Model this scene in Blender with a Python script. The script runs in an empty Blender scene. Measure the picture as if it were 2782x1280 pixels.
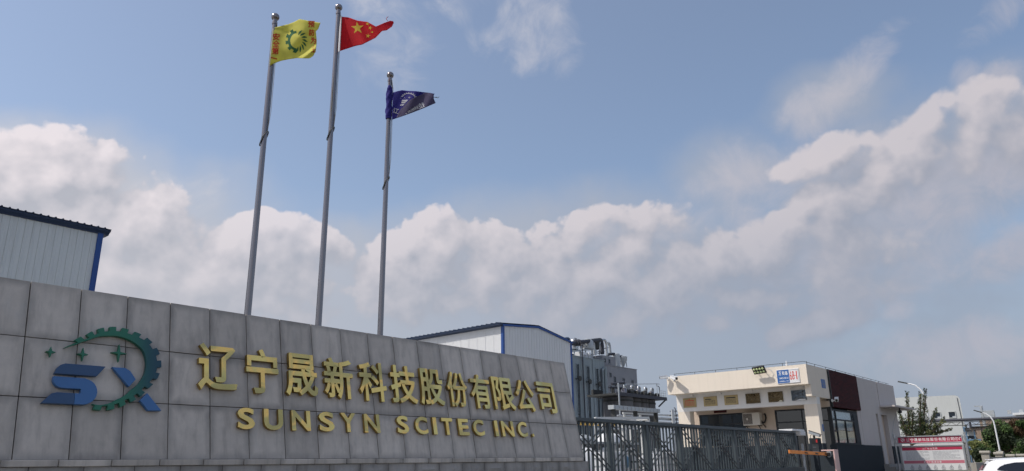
import bpy, bmesh, math, random
from mathutils import Vector, Matrix, noise as mnoise
R = math.radians
rnd = random.Random(7)
sc = bpy.context.scene
COL = sc.collection

# ------------------------------------------------------------------ camera
FPX, PITCH, ROLL, YAW = 2000.7, 0.301650874, -0.0152750413, 0.698718437
EYE = Vector((0, 0, 1.5))
FW = Vector((math.cos(PITCH)*math.cos(YAW), math.cos(PITCH)*math.sin(YAW), math.sin(PITCH)))
_rt = Vector((math.sin(YAW), -math.cos(YAW), 0))
_up = _rt.cross(FW)
RT = _rt*math.cos(ROLL) + _up*math.sin(ROLL)
UP = -_rt*math.sin(ROLL) + _up*math.cos(ROLL)
cam = bpy.data.cameras.new('camera')
cam.sensor_width = 36.0
cam.lens = FPX/2782*36.0
cam.clip_start, cam.clip_end = 0.1, 6000
camo = bpy.data.objects.new('camera', cam)
COL.objects.link(camo)
camo.matrix_world = Matrix(((RT.x, UP.x, -FW.x, EYE.x), (RT.y, UP.y, -FW.y, EYE.y), (RT.z, UP.z, -FW.z, EYE.z), (0, 0, 0, 1)))
sc.camera = camo

# ------------------------------------------------------------------ light, exposure
SUN_DIR = Vector((-1.0, 0.80, 1.66)).normalized()       # towards the sun
SUN_EL = math.asin(SUN_DIR.z)
SKY_STRENGTH = 0.15
SUN_STRENGTH = 3.4
sun = bpy.data.lights.new('sun', 'SUN')
sun.energy = SUN_STRENGTH
sun.angle = R(0.53)
sun.color = (1.0, 0.94, 0.86)
suno = bpy.data.objects.new('sun', sun)
COL.objects.link(suno)
suno.rotation_euler = SUN_DIR.to_track_quat('Z', 'Y').to_euler()
suno.location = (-20, 20, 40)
sc.view_settings.view_transform = 'Standard'
sc.view_settings.look = 'None'
sc.view_settings.gamma = 1
sc.view_settings.use_curve_mapping = False
sc.view_settings.exposure = 0.0
sc.cycles.max_bounces = 5
sc.cycles.diffuse_bounces = 2
sc.cycles.glossy_bounces = 2
sc.cycles.transparent_max_bounces = 6
sc.cycles.use_denoising = True
sc.cycles.use_adaptive_sampling = True
sc.cycles.adaptive_threshold = 0.03

def ray(px, py):
    return FW + RT*((px-1391)/FPX) - UP*((py-640)/FPX)
def at_x(px, py, X):
    d = ray(px, py); return EYE + d*((X-EYE.x)/d.x)
def at_y(px, py, Y):
    d = ray(px, py); return EYE + d*((Y-EYE.y)/d.y)

# ------------------------------------------------------------------ sky with clouds
class NT:
    def __init__(s, tree): s.t = tree
    def n(s, typ, **kw):
        nd = s.t.nodes.new(typ)
        for k, v in kw.items(): setattr(nd, k, v)
        return nd
    def l(s, a, b): s.t.links.new(a, b)
    def math(s, op, a, b=None, c=None, clamp=False):
        nd = s.n('ShaderNodeMath', operation=op, use_clamp=clamp)
        for i, v in enumerate((a, b, c)):
            if v is None: continue
            if isinstance(v, (int, float)): nd.inputs[i].default_value = v
            else: s.l(v, nd.inputs[i])
        return nd.outputs[0]
    def vmath(s, op, a, b=None, out=0):
        nd = s.n('ShaderNodeVectorMath', operation=op)
        for i, v in enumerate((a, b)):
            if v is None: continue
            if isinstance(v, (tuple, list, Vector)): nd.inputs[i].default_value = tuple(v)
            else: s.l(v, nd.inputs[i])
        return nd.outputs[out]
    def smooth(s, v, a, b, o0=0.0, o1=1.0):
        nd = s.n('ShaderNodeMapRange', interpolation_type='SMOOTHSTEP')
        s.l(v, nd.inputs[0])
        for i, x in enumerate((a, b, o0, o1)): nd.inputs[i+1].default_value = x
        return nd.outputs[0]
    def noise(s, vec, scale, detail=4, rough=0.5, dist=0.0):
        nd = s.n('ShaderNodeTexNoise')
        if vec is not None: s.l(vec, nd.inputs['Vector'])
        nd.inputs['Scale'].default_value = scale; nd.inputs['Detail'].default_value = detail
        nd.inputs['Roughness'].default_value = rough; nd.inputs['Distortion'].default_value = dist
        return nd
    def mix(s, f, a, b, blend='MIX'):
        nd = s.n('ShaderNodeMix', data_type='RGBA', blend_type=blend)
        for i, v in ((0, f), (6, a), (7, b)):
            if isinstance(v, (int, float)): nd.inputs[i].default_value = v
            elif isinstance(v, (tuple, list)): nd.inputs[i].default_value = (*v, 1)[:4]
            else: s.l(v, nd.inputs[i])
        return nd.outputs[2]

def sky_uv(px, py):                    # a spot of the sky as degrees right of and above the viewing azimuth
    d = ray(px, py).normalized()
    return math.degrees(YAW - math.atan2(d.y, d.x)), math.degrees(math.asin(d.z))

# (x, y, half width, half height, tilt, weight): where the clouds of that afternoon stood
CUMULUS = [
    (90, 470, 240, 130, 8, .95), (260, 570, 260, 110, 0, .95), (400, 500, 90, 55, 0, .45), (330, 690, 360, 150, 0, .9), (120, 680, 240, 190, 0, .95),
    (640, 660, 190, 100, 20, 1.1), (700, 610, 70, 60, 0, 1.1), (790, 635, 100, 60, -8, .95), (540, 730, 230, 100, 0, 1.0), (760, 740, 160, 80, 0, .7),
    (1060, 650, 130, 105, 25, 1.2), (1105, 612, 70, 62, 0, 1.1), (985, 690, 110, 65, 20, 1.05), (1050, 750, 200, 80, 0, .95),
    (1235, 630, 95, 72, 0, 1.05), (1250, 710, 190, 110, 0, 1.0), (1390, 690, 170, 100, 0, .8),
    (1510, 585, 190, 60, 4, .72), (1560, 640, 85, 70, 0, 1.1), (1590, 615, 60, 42, 0, 1.0), (1500, 700, 110, 75, 25, 1.05), (1440, 760, 95, 65, 20, 1.0), (1480, 810, 190, 80, 0, .85), (1640, 720, 170, 110, 0, .85),
    (1780, 670, 160, 80, 15, .95), (1920, 645, 130, 85, 25, 1.0), (1990, 585, 80, 55, 30, 1.0), (2080, 525, 110, 85, 40, .95), (2190, 450, 130, 85, 32, .95), (2310, 370, 150, 90, 30, 1.05),
    (2430, 335, 160, 90, 15, 1.0), (2560, 345, 150, 95, 5, 1.0), (2060, 400, 120, 55, 10, .85), (2140, 600, 150, 90, 0, .68), (2050, 720, 200, 90, 0, .62), (1850, 770, 220, 80, 0, .6),
    (2050, 835, 130, 42, 15, .85), 
    
]
VEIL = [
    (900, 1000, 1700, 330, 0, 1.2), (2100, 930, 700, 230, 0, .8),
    (250, 720, 560, 280, 0, 1.1), (120, 480, 300, 150, 10, .9), (800, 780, 500, 190, 0, 1.1), (1400, 740, 520, 220, 0, 1.15), (1950, 740, 520, 250, 10, 1.1), (2150, 570, 360, 220, 30, .95),
    (2420, 410, 330, 160, 15, .9), (2080, 260, 150, 70, 0, .62),
    (1850, 470, 140, 120, 0, .62), (2500, 660, 220, 70, 15, .6), (2470, 880, 360, 90, 5, .7), (1620, 570, 160, 50, 0, .55),
]
WISP = [
    (2110, 205, 150, 50, 33, 1.0), (2195, 140, 62, 26, 38, .8), (2030, 250, 90, 40, 20, .75), (2060, 320, 70, 60, 0, .6), (1865, 430, 75, 70, 10, .95), (1790, 455, 75, 38, 20, .75), (1880, 520, 48, 60, 10, .7), (1950, 480, 60, 40, 0, .5),
    (2260, 500, 170, 90, 25, .8), (2450, 440, 190, 90, 12, .8), (2040, 410, 130, 60, 10, .7), (2160, 640, 190, 110, 0, .6),
    (2525, 215, 75, 40, 20, .85), (2420, 190, 30, 34, 0, .6), (2265, 785, 34, 24, 0, .6), (2530, 650, 130, 48, 18, .9), (2420, 680, 60, 26, 10, .5), (2440, 865, 240, 55, 6, .7), (30, 370, 150, 70, 0, .7), (420, 500, 110, 50, 10, .75), (470, 590, 60, 36, 0, .5),
    (950, 20, 80, 55, -40, .5), (1000, 110, 60, 80, -20, .4), (1160, 8, 60, 28, 0, .5), (1310, 35, 80, 50, -10, .45), (1250, 90, 60, 30, -20, .4), (1340, 120, 80, 50, 0, .4), (2520, 30, 90, 40, 20, .55), (1640, 560, 170, 40, 4, .6),
]
grp = bpy.data.node_groups.new('cloud_density', 'ShaderNodeTree')
grp.interface.new_socket('Vector', in_out='INPUT', socket_type='NodeSocketVector')
grp.interface.new_socket('Cumulus', in_out='OUTPUT', socket_type='NodeSocketFloat')
grp.interface.new_socket('Veil', in_out='OUTPUT', socket_type='NodeSocketFloat')
grp.interface.new_socket('Wisp', in_out='OUTPUT', socket_type='NodeSocketFloat')
g = NT(grp)
gi, go = g.n('NodeGroupInput'), g.n('NodeGroupOutput')
dirn = g.vmath('NORMALIZE', gi.outputs[0])
warp = g.noise(dirn, 7, 2, .5)
wv = g.vmath('SCALE', g.vmath('SUBTRACT', warp.outputs['Color'], (.5, .5, .5)))
wv.node.inputs['Scale'].default_value = .05
dw = g.vmath('ADD', dirn, wv)
sep = g.n('ShaderNodeSeparateXYZ'); g.l(dw, sep.inputs[0])
az = g.math('ARCTAN2', sep.outputs[1], sep.outputs[0])
u = g.math('MULTIPLY', g.math('SUBTRACT', YAW, az), 57.29578)
v = g.math('MULTIPLY', g.math('ARCSINE', g.math('MINIMUM', sep.outputs[2], 1.0)), 57.29578)
cmb = g.n('ShaderNodeCombineXYZ'); g.l(u, cmb.inputs[0]); g.l(v, cmb.inputs[1])
# beyond the mapped part of the sky: scattered clouds of the same sort all the way round
wide = g.noise(g.vmath('MULTIPLY', dirn, (1, 1, 2.2)), 2.6, 2, .5)
far = g.smooth(g.math('ABSOLUTE', u), 40, 56)
far = g.math('MAXIMUM', far, g.smooth(v, 38, 52))
elsew = g.math('MULTIPLY_ADD', wide.outputs['Fac'], 5.0, -2.9)
def field(blobs, k):
    acc = -1.2
    for (bx, by, rx, ry, rot, w) in blobs:
        px, py = bx*1.08, by*1.08
        c = sky_uv(px, py)
        e = sky_uv(px+5, py); e2 = sky_uv(px, py-5)
        sx = (e[0]-c[0])/5*1.08; sy = (e2[1]-c[1])/5*1.08
        m = g.n('ShaderNodeMapping', vector_type='TEXTURE')
        m.inputs['Location'].default_value = (c[0], c[1], 0)
        m.inputs['Rotation'].default_value = (0, 0, R(rot))
        m.inputs['Scale'].default_value = (rx*sx*k, ry*sy*k, 1)
        g.l(cmb.outputs[0], m.inputs['Vector'])
        q = g.vmath('DOT_PRODUCT', m.outputs[0], m.outputs[0], out=1)
        b = g.math('MULTIPLY_ADD', q, -w, w)
        acc = g.math('SMOOTH_MAX', b, acc, .25) if not isinstance(acc, float) else g.math('MAXIMUM', b, acc)
    return acc
cum = field(CUMULUS, 1.12)
vei = field(VEIL, 1.15)
wis = field(WISP, 1.45)
def blend(a):
    nd = g.n('ShaderNodeMix', data_type='FLOAT')
    g.l(far, nd.inputs[0]); g.l(a, nd.inputs[2]); g.l(elsew, nd.inputs[3])
    return nd.outputs[0]
fb = g.noise(dirn, 11, 7, .56, .1).outputs['Fac']
vo = g.n('ShaderNodeTexVoronoi', feature='SMOOTH_F1'); g.l(g.vmath('ADD', dirn, wv), vo.inputs['Vector'])
vo.inputs['Scale'].default_value = 27; vo.inputs['Detail'].default_value = 2.5; vo.inputs['Roughness'].default_value = .5; vo.inputs['Smoothness'].default_value = .6
puff = g.math('MULTIPLY_ADD', vo.outputs['Distance'], -.9, .42)
det = g.math('ADD', g.math('MULTIPLY_ADD', fb, 2.0, -1.0), puff)
g.l(g.math('ADD', blend(cum), g.math('ADD', det, .24)), go.inputs[0])
soft = g.noise(dirn, 8, 4, .55).outputs['Fac']
g.l(g.math('ADD', blend(vei), g.math('MULTIPLY_ADD', soft, 1.6, -.62)), go.inputs[1])

wn = g.noise(g.vmath('ADD', dirn, wv), 17, 6, .6, .5).outputs['Fac']
g.l(g.math('ADD', wis, g.math('MULTIPLY_ADD', wn, 2.6, -1.45)), go.inputs[2])

world = bpy.data.worlds.new('World')
sc.world = world
world.use_nodes = True
world.cycles.sampling_method = 'MANUAL'
world.cycles.sample_map_resolution = 128
wt = world.node_tree
wt.nodes.clear()
w = NT(wt)
sky = w.n('ShaderNodeTexSky', sky_type='NISHITA', sun_disc=False)
sky.sun_elevation = SUN_EL
sky.sun_rotation = math.atan2(SUN_DIR.x, SUN_DIR.y)
sky.altitude = 50; sky.air_density = 1.0; sky.dust_density = 1.2; sky.ozone_density = 0.6
tc = w.n('ShaderNodeTexCoord')
D1 = w.n('ShaderNodeGroup'); D1.node_tree = grp
w.l(tc.outputs['Generated'], D1.inputs[0])
D2 = w.n('ShaderNodeGroup'); D2.node_tree = grp
w.l(w.vmath('ADD', tc.outputs['Generated'], SUN_DIR*0.028), D2.inputs[0])
cd = D1.outputs[0]; vd = D1.outputs[1]
veilc = w.math('MULTIPLY_ADD', w.smooth(vd, -.55, 1.1), .74, .15)
lit = w.math('MULTIPLY_ADD', w.math('SUBTRACT', w.math('MINIMUM', cd, 1.3), w.math('MINIMUM', D2.outputs[0], 1.3)), .75, .37, clamp=True)
glow0 = w.smooth(w.vmath('DOT_PRODUCT', tc.outputs['Generated'], SUN_DIR, out=1), -.10, .22)
mr = w.n('ShaderNodeMapRange', interpolation_type='SMOOTHSTEP')        # crisp towards the sun, melting away on the lee side
w.l(cd, mr.inputs[0]); mr.inputs[1].default_value = -.32; w.l(w.math('MAXIMUM', w.math('SUBTRACT', w.math('MULTIPLY_ADD', lit, -.80, 1.0), w.math('MULTIPLY', glow0, .45)), -.05), mr.inputs[2])
cover = mr.outputs[0]
sepd = w.n('ShaderNodeSeparateXYZ'); w.l(tc.outputs['Generated'], sepd.inputs[0])
low = w.smooth(sepd.outputs[2], .12, .37, 1, 0)
sund = w.vmath('DOT_PRODUCT', tc.outputs['Generated'], SUN_DIR, out=1)
glow = w.smooth(sund, -.30, .62)                                        # air and cloud are brighter towards the sun
haze = w.mix(glow, (.315, .362, .455), (.58, .58, .62))
ccol = w.mix(lit, w.mix(glow, (.325, .35, .425), (.455, .465, .525)), w.mix(glow, (.60, .56, .59), (.88, .805, .83)))
ccol = w.mix(w.math('MULTIPLY', low, .72), ccol, haze)
bg = w.n('ShaderNodeBackground'); w.l(sky.outputs[0], bg.inputs[0]); bg.inputs[1].default_value = SKY_STRENGTH
bgv = w.n('ShaderNodeBackground'); w.l(haze, bgv.inputs[0]); bgv.inputs[1].default_value = 1
bgc = w.n('ShaderNodeBackground'); w.l(ccol, bgc.inputs[0]); bgc.inputs[1].default_value = 1
bgh = w.smooth(sepd.outputs[2], .04, .46, .93, 0.0)
veilc = w.math('MAXIMUM', veilc, bgh)
m1 = w.n('ShaderNodeMixShader'); w.l(veilc, m1.inputs[0]); w.l(bg.outputs[0], m1.inputs[1]); w.l(bgv.outputs[0], m1.inputs[2])
bgw = w.n('ShaderNodeBackground'); w.l(w.mix(glow, (.50, .475, .53), (.70, .69, .73)), bgw.inputs[0])
mw = w.n('ShaderNodeMixShader'); w.l(w.math('MULTIPLY', w.smooth(D1.outputs[2], -.3, 1.2), .68), mw.inputs[0]); w.l(m1.outputs[0], mw.inputs[1]); w.l(bgw.outputs[0], mw.inputs[2]); m1 = mw
m2 = w.n('ShaderNodeMixShader'); w.l(w.math('MULTIPLY', cover, .86), m2.inputs[0]); w.l(m1.outputs[0], m2.inputs[1]); w.l(bgc.outputs[0], m2.inputs[2])
wo = w.n('ShaderNodeOutputWorld'); w.l(m2.outputs[0], wo.inputs[0])

# ------------------------------------------------------------------ materials
def mat(name, color, rough=.6, metal=0.0, var=.0, vscale=3.0, bump=0.0, bscale=40.0, spec=.5, rand=0.0, dirt=0.0, bdetail=5):
    m = bpy.data.materials.new(name); m.use_nodes = True
    t = NT(m.node_tree); b = m.node_tree.nodes['Principled BSDF']
    b.inputs['Roughness'].default_value = rough; b.inputs['Metallic'].default_value = metal
    b.inputs['Specular IOR Level'].default_value = spec
    c = None
    geo = t.n('ShaderNodeNewGeometry')
    if var or dirt or rand:
        nz = t.noise(geo.outputs['Position'], vscale, 6, .6).outputs['Fac']
        f = t.math('MULTIPLY_ADD', nz, 2*var, 1-var)
        if rand:
            oi = t.n('ShaderNodeObjectInfo')
            f = t.math('MULTIPLY', f, t.math('MULTIPLY_ADD', oi.outputs['Random'], 2*rand, 1-rand))
        if dirt:                                           # rain streaks running down
            sv = t.vmath('MULTIPLY', geo.outputs['Position'], (3.5, 3.5, .22))
            st = t.smooth(t.noise(sv, 2.2, 5, .6).outputs['Fac'], .45, .75, 1.0, 1.0-dirt)
            f = t.math('MULTIPLY', f, st)
        c = t.vmath('SCALE', color); c.node.inputs[0].default_value = color
        t.l(f, c.node.inputs['Scale'])
        t.l(c, b.inputs['Base Color'])
        r2 = t.math('MULTIPLY_ADD', nz, .25, rough-.12, clamp=True); t.l(r2, b.inputs['Roughness'])
    else:
        b.inputs['Base Color'].default_value = (*color, 1)
    if bump:
        bn = t.n('ShaderNodeBump'); bn.inputs['Strength'].default_value = bump; bn.inputs['Distance'].default_value = .02 if bdetail else .12
        t.l(t.noise(geo.outputs['Position'], bscale, bdetail, .6).outputs['Fac'], bn.inputs['Height'])
        t.l(bn.outputs[0], b.inputs['Normal'])
    return m

def cloth(name, color, trans=.35):
    m = bpy.data.materials.new(name); m.use_nodes = True
    t = NT(m.node_tree); nt = m.node_tree; b = nt.nodes['Principled BSDF']; out = nt.nodes['Material Output']
    geo = t.n('ShaderNodeNewGeometry')
    nz = t.noise(geo.outputs['Position'], 5, 5, .6).outputs['Fac']
    c = t.vmath('SCALE', color); c.node.inputs[0].default_value = color; t.l(t.math('MULTIPLY_ADD', nz, .3, .85), c.node.inputs['Scale'])
    t.l(c, b.inputs['Base Color']); b.inputs['Roughness'].default_value = .75; b.inputs['Specular IOR Level'].default_value = .2
    tr = t.n('ShaderNodeBsdfTranslucent'); t.l(c, tr.inputs[0])
    ms = t.n('ShaderNodeMixShader'); ms.inputs[0].default_value = trans
    t.l(b.outputs[0], ms.inputs[1]); t.l(tr.outputs[0], ms.inputs[2]); t.l(ms.outputs[0], out.inputs[0])
    return m

def granite(name, color, rand=.10):
    m = bpy.data.materials.new(name); m.use_nodes = True
    t = NT(m.node_tree); b = m.node_tree.nodes['Principled BSDF']
    geo = t.n('ShaderNodeNewGeometry'); P = geo.outputs['Position']
    oi = t.n('ShaderNodeObjectInfo')
    off = t.vmath('ADD', P, None)
    cb = t.n('ShaderNodeCombineXYZ'); t.l(t.math('MULTIPLY', oi.outputs['Random'], 37), cb.inputs[0]); t.l(cb.outputs[0], off.node.inputs[1])
    speck = t.noise(P, 160, 2, .7).outputs['Fac']
    blot = t.noise(off, 1.7, 5, .6).outputs['Fac']
    mid = t.noise(off, 9, 5, .65).outputs['Fac']
    sv = t.vmath('MULTIPLY', P, (5.5, 5.5, .35))
    streak = t.noise(sv, 1.6, 6, .62, .3).outputs['Fac']
    f = t.math('MULTIPLY_ADD', speck, .24, .88)
    f = t.math('MULTIPLY', f, t.math('MULTIPLY_ADD', blot, .40, .80))
    f = t.math('MULTIPLY', f, t.math('MULTIPLY_ADD', mid, .28, .86))
    f = t.math('MULTIPLY', f, t.smooth(streak, .42, .78, 1.04, .76))
    f = t.math('MULTIPLY', f, t.math('MULTIPLY_ADD', oi.outputs['Random'], 2*rand, 1-rand))
    # pale lime bloom on the damp lower stones
    bloom = t.smooth(t.noise(t.vmath('MULTIPLY', P, (3, 3, 1.1)), 1.5, 6, .65).outputs['Fac'], .55, .8)
    c = t.vmath('SCALE', color); c.node.inputs[0].default_value = color; t.l(f, c.node.inputs['Scale'])
    c2 = t.mix(t.math('MULTIPLY', bloom, .32), c, (.50, .50, .49))
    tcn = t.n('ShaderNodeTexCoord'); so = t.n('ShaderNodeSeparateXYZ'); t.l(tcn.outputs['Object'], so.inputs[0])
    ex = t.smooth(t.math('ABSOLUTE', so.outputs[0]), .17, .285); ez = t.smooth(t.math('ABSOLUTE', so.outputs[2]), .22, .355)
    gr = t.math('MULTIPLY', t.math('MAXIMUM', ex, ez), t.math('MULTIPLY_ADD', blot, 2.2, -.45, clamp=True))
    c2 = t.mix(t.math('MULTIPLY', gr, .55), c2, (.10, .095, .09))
    brown = t.smooth(blot, .55, .8)
    c3 = t.mix(t.math('MULTIPLY', brown, .22), c2, (.17, .135, .115))
    t.l(c3, b.inputs['Base Color'])
    t.l(t.math('MULTIPLY_ADD', mid, .3, .42), b.inputs['Roughness'])
    bn = t.n('ShaderNodeBump'); bn.inputs['Strength'].default_value = .12; bn.inputs['Distance'].default_value = .01
    t.l(speck, bn.inputs['Height']); t.l(bn.outputs[0], b.inputs['Normal'])
    return m

M = dict(
    granite=granite('grey_granite', (.57, .51, .452), .15),
    granite_rough=granite('split_granite', (.40, .365, .335), .14),
    core=mat('dark_joint_mortar', (.02, .02, .022), .9),
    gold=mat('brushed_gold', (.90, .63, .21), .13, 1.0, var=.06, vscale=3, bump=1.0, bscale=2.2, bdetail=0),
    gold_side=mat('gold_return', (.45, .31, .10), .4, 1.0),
    steel=mat('stainless_steel', (.26, .24, .245), .25, 1.0),
    rope=mat('halyard_rope', (.10, .10, .10), .9),
    rope_pale=mat('white_rope', (.6, .6, .62), .8),
    white_sheet=mat('white_steel_sheet', (.62, .65, .65), .45, var=.05, vscale=.4, dirt=.14),
    white_sheet2=mat('white_clad_sheet', (.66, .67, .68), .45, var=.05, vscale=.3, rand=.02, dirt=.06),
    blue_trim=mat('blue_painted_trim', (.014, .065, .26), .45, var=.1),
    blue_roof=mat('dark_blue_roof_sheet', (.016, .035, .085), .55, var=.15),
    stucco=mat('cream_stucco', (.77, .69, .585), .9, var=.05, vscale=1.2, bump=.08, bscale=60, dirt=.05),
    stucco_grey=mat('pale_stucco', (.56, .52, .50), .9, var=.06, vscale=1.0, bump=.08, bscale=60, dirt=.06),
    stucco_white=mat('white_stucco', (.76, .74, .71), .9, var=.04, bump=.06, bscale=60),  # white of the soffit fittings, and the shade tone painted on the beam
    base_dark=mat('dark_grey_plinth', (.036, .044, .052), .8, var=.12, vscale=2, spec=.12),
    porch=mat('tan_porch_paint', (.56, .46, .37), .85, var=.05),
    frame_dark=mat('dark_window_frame', (.02, .024, .028), .4),
    frame_grey=mat('grey_window_frame', (.028, .035, .04), .6, spec=.2),
    gate=mat('grey_blue_gate_paint', (.05, .066, .075), .45, var=.14, vscale=5),
    gate_dark=mat('gate_brace_steel', (.035, .04, .045), .5, var=.2, vscale=9),
    white_metal=mat('white_painted_metal', (.72, .73, .74), .4, var=.05, vscale=4),
    pale_metal=mat('pale_grey_metal', (.42, .45, .47), .45, .2, var=.12, vscale=3),
    galv=mat('galvanised_steel', (.52, .53, .54), .38, .85, var=.15, vscale=5),
    dark_pipe=mat('dark_lagged_pipe', (.05, .052, .065), .6, .3, var=.2, vscale=2),
    factory=mat('blue_grey_factory_paint', (.27, .32, .345), .85, var=.12, vscale=.25, dirt=.28),
    factory_side=mat('grey_factory_render', (.255, .265, .29), .9, var=.14, vscale=.3, dirt=.25),
    slot=mat('dark_slot_glazing', (.012, .02, .03), .25),
    silo=mat('stained_concrete', (.13, .13, .135), .9, var=.3, vscale=.35, dirt=.45),
    rust_dark=mat('weathered_dark_steel', (.06, .062, .06), .7, .4, var=.35, vscale=2.5),
    yellow=mat('yellow_pipe_paint', (.70, .44, .08), .5, var=.1),
    orange=mat('orange_boom_paint', (.80, .26, .045), .5, var=.08, vscale=6),
    black=mat('black_plastic', (.015, .015, .016), .5),
    pink=mat('faded_pink_enamel', (.66, .45, .42), .5, var=.06),
    brown=None,
    asphalt=mat('asphalt', (.05, .05, .052), .9, var=.25, vscale=1.5, bump=.4, bscale=120),
    concrete=mat('concrete_paving', (.30, .29, .275), .9, var=.15, vscale=.6, bump=.2, bscale=60),
    soil=mat('dry_ground', (.16, .15, .115), .95, var=.35, vscale=.15, bump=.4, bscale=6),
    line_paint=mat('road_line_paint', (.7, .7, .68), .7, var=.15, vscale=4),
    sign_blue=mat('enamel_blue', (.03, .12, .36), .4, var=.06),
    sign_white=mat('enamel_white', (.74, .74, .75), .4, var=.03),
    red_ink=mat('red_lettering', (.62, .045, .03), .5),
    white_ink=mat('white_lettering', (.80, .80, .80), .5),
    grey_ink=mat('grey_print', (.22, .23, .26), .6),
    crimson=mat('crimson_header', (.46, .035, .085), .35, var=.05),
    rose=mat('rose_band', (.52, .16, .21), .45),
    board=mat('white_notice_panel', (.70, .71, .72), .35, var=.03),
    plaque_gold=mat('gold_plaque', (.45, .34, .17), .35, .75, var=.2, vscale=7),
    plaque_bronze=mat('bronze_plaque', (.115, .085, .045), .28, .8, var=.5, vscale=9),
    plaque_slate=mat('slate_plaque', (.10, .115, .13), .22, .8, var=.4, vscale=9),
    flag_yellow=cloth('yellow_flag_cloth', (.76, .72, .16), .42),
    flag_red=cloth('red_flag_cloth', (.66, .018, .03), .35),
    flag_blue=cloth('navy_flag_cloth', (.035, .03, .22), .25),
    flag_blue_back=cloth('navy_flag_reverse', (.10, .085, .16), .25),
    ink_red=cloth('red_flag_print', (.58, .05, .03), .25),
    ink_green=cloth('green_flag_print', (.045, .16, .07), .25),
    ink_yellow=cloth('yellow_flag_print', (.85, .62, .08), .35),
    ink_white=cloth('white_flag_print', (.62, .62, .66), .25),
    hoist_white=cloth('white_hoist_band', (.75, .75, .78), .3),
    leaf_dark=None, leaf_mid=None, leaf_pale=None,
    bark=mat('bark', (.09, .065, .045), .95, var=.3, vscale=8, bump=.6, bscale=30),
    tan_brick=mat('weathered_tan_render', (.30, .23, .18), .95, var=.25, vscale=.5, dirt=.3, bump=.2, bscale=12),
    far_white=mat('pale_far_render', (.50, .52, .51), .9, var=.06, vscale=.2, dirt=.08),
    fence_stone=mat('fence_concrete', (.34, .32, .28), .92, var=.2, vscale=2, dirt=.2),
    car_paint=mat('white_car_paint', (.80, .80, .80), .22, spec=.6),
    rubber=mat('tyre_rubber', (.02, .02, .02), .9),
    blue_steel=mat('blue_steelwork', (.10, .20, .31), .5, var=.1),
    tank_white=mat('white_tank_paint', (.72, .74, .76), .4, var=.06, vscale=1, dirt=.1),
    ac_grille=mat('fan_grille', (.12, .10, .09), .6),
    ac_body=mat('cream_casing', (.66, .62, .55), .5, var=.05),
    lamp_lens=mat('led_lens', (.62, .70, .36), .15, var=.2, vscale=20),
    led_red=mat('led_red', (.5, .03, .03), .4),
    blind=mat('cream_blind', (.80, .77, .60), .8, var=.03),
    pale_blind=mat('pale_blue_grey_blind', (.52, .60, .64), .8, var=.03),  # pale blue grey imitating sky reflected in the upper panes
    lattice_white=mat('white_steelwork', (.60, .61, .60), .5, var=.12, vscale=3),
)
def leafmat(name, color):
    m = bpy.data.materials.new(name); m.use_nodes = True
    t = NT(m.node_tree); nt = m.node_tree; b = nt.nodes['Principled BSDF']; out = nt.nodes['Material Output']
    geo = t.n('ShaderNodeNewGeometry')
    f = t.math('MULTIPLY_ADD', geo.outputs['Random Per Island'], 1.1, .45)
    c = t.vmath('SCALE', color); c.node.inputs[0].default_value = color; t.l(f, c.node.inputs['Scale'])
    t.l(c, b.inputs['Base Color']); b.inputs['Roughness'].default_value = .6; b.inputs['Specular IOR Level'].default_value = .3
    tr = t.n('ShaderNodeBsdfTranslucent'); t.l(c, tr.inputs[0])
    ms = t.n('ShaderNodeMixShader'); ms.inputs[0].default_value = .3
    t.l(b.outputs[0], ms.inputs[1]); t.l(tr.outputs[0], ms.inputs[2]); t.l(ms.outputs[0], out.inputs[0])
    return m
M['leaf_dark'] = leafmat('dark_green_needles', (.045, .065, .032))
M['leaf_mid'] = leafmat('green_leaves', (.085, .14, .045))
M['leaf_pale'] = leafmat('yellow_green_leaves', (.20, .22, .08))
M['leaf_rust'] = leafmat('reddish_leaves', (.13, .085, .05))

def glass(name, tint=(.02, .03, .035), rough=.04, ior=1.6, k=.9):
    m = bpy.data.materials.new(name); m.use_nodes = True
    t = NT(m.node_tree); nt = m.node_tree; out = nt.nodes['Material Output']; nt.nodes.remove(nt.nodes['Principled BSDF'])
    gl = t.n('ShaderNodeBsdfGlossy'); gl.inputs['Roughness'].default_value = rough; gl.inputs[0].default_value = (.9, .93, .95, 1)
    tr = t.n('ShaderNodeBsdfTransparent'); tr.inputs[0].default_value = (*tint, 1)
    fr = t.n('ShaderNodeFresnel'); fr.inputs[0].default_value = ior
    ms = t.n('ShaderNodeMixShader'); t.l(t.math('MULTIPLY_ADD', fr.outputs[0], k, .04, clamp=True), ms.inputs[0])
    t.l(tr.outputs[0], ms.inputs[1]); t.l(gl.outputs[0], ms.inputs[2]); t.l(ms.outputs[0], out.inputs[0])
    return m
M['glass'] = glass('window_glass', (.95, .97, .97), ior=1.30, k=.3)
M['glass_dark'] = glass('tinted_glass', (.10, .12, .13))
M['car_glass'] = glass('car_privacy_glass', (.02, .02, .035))

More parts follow.
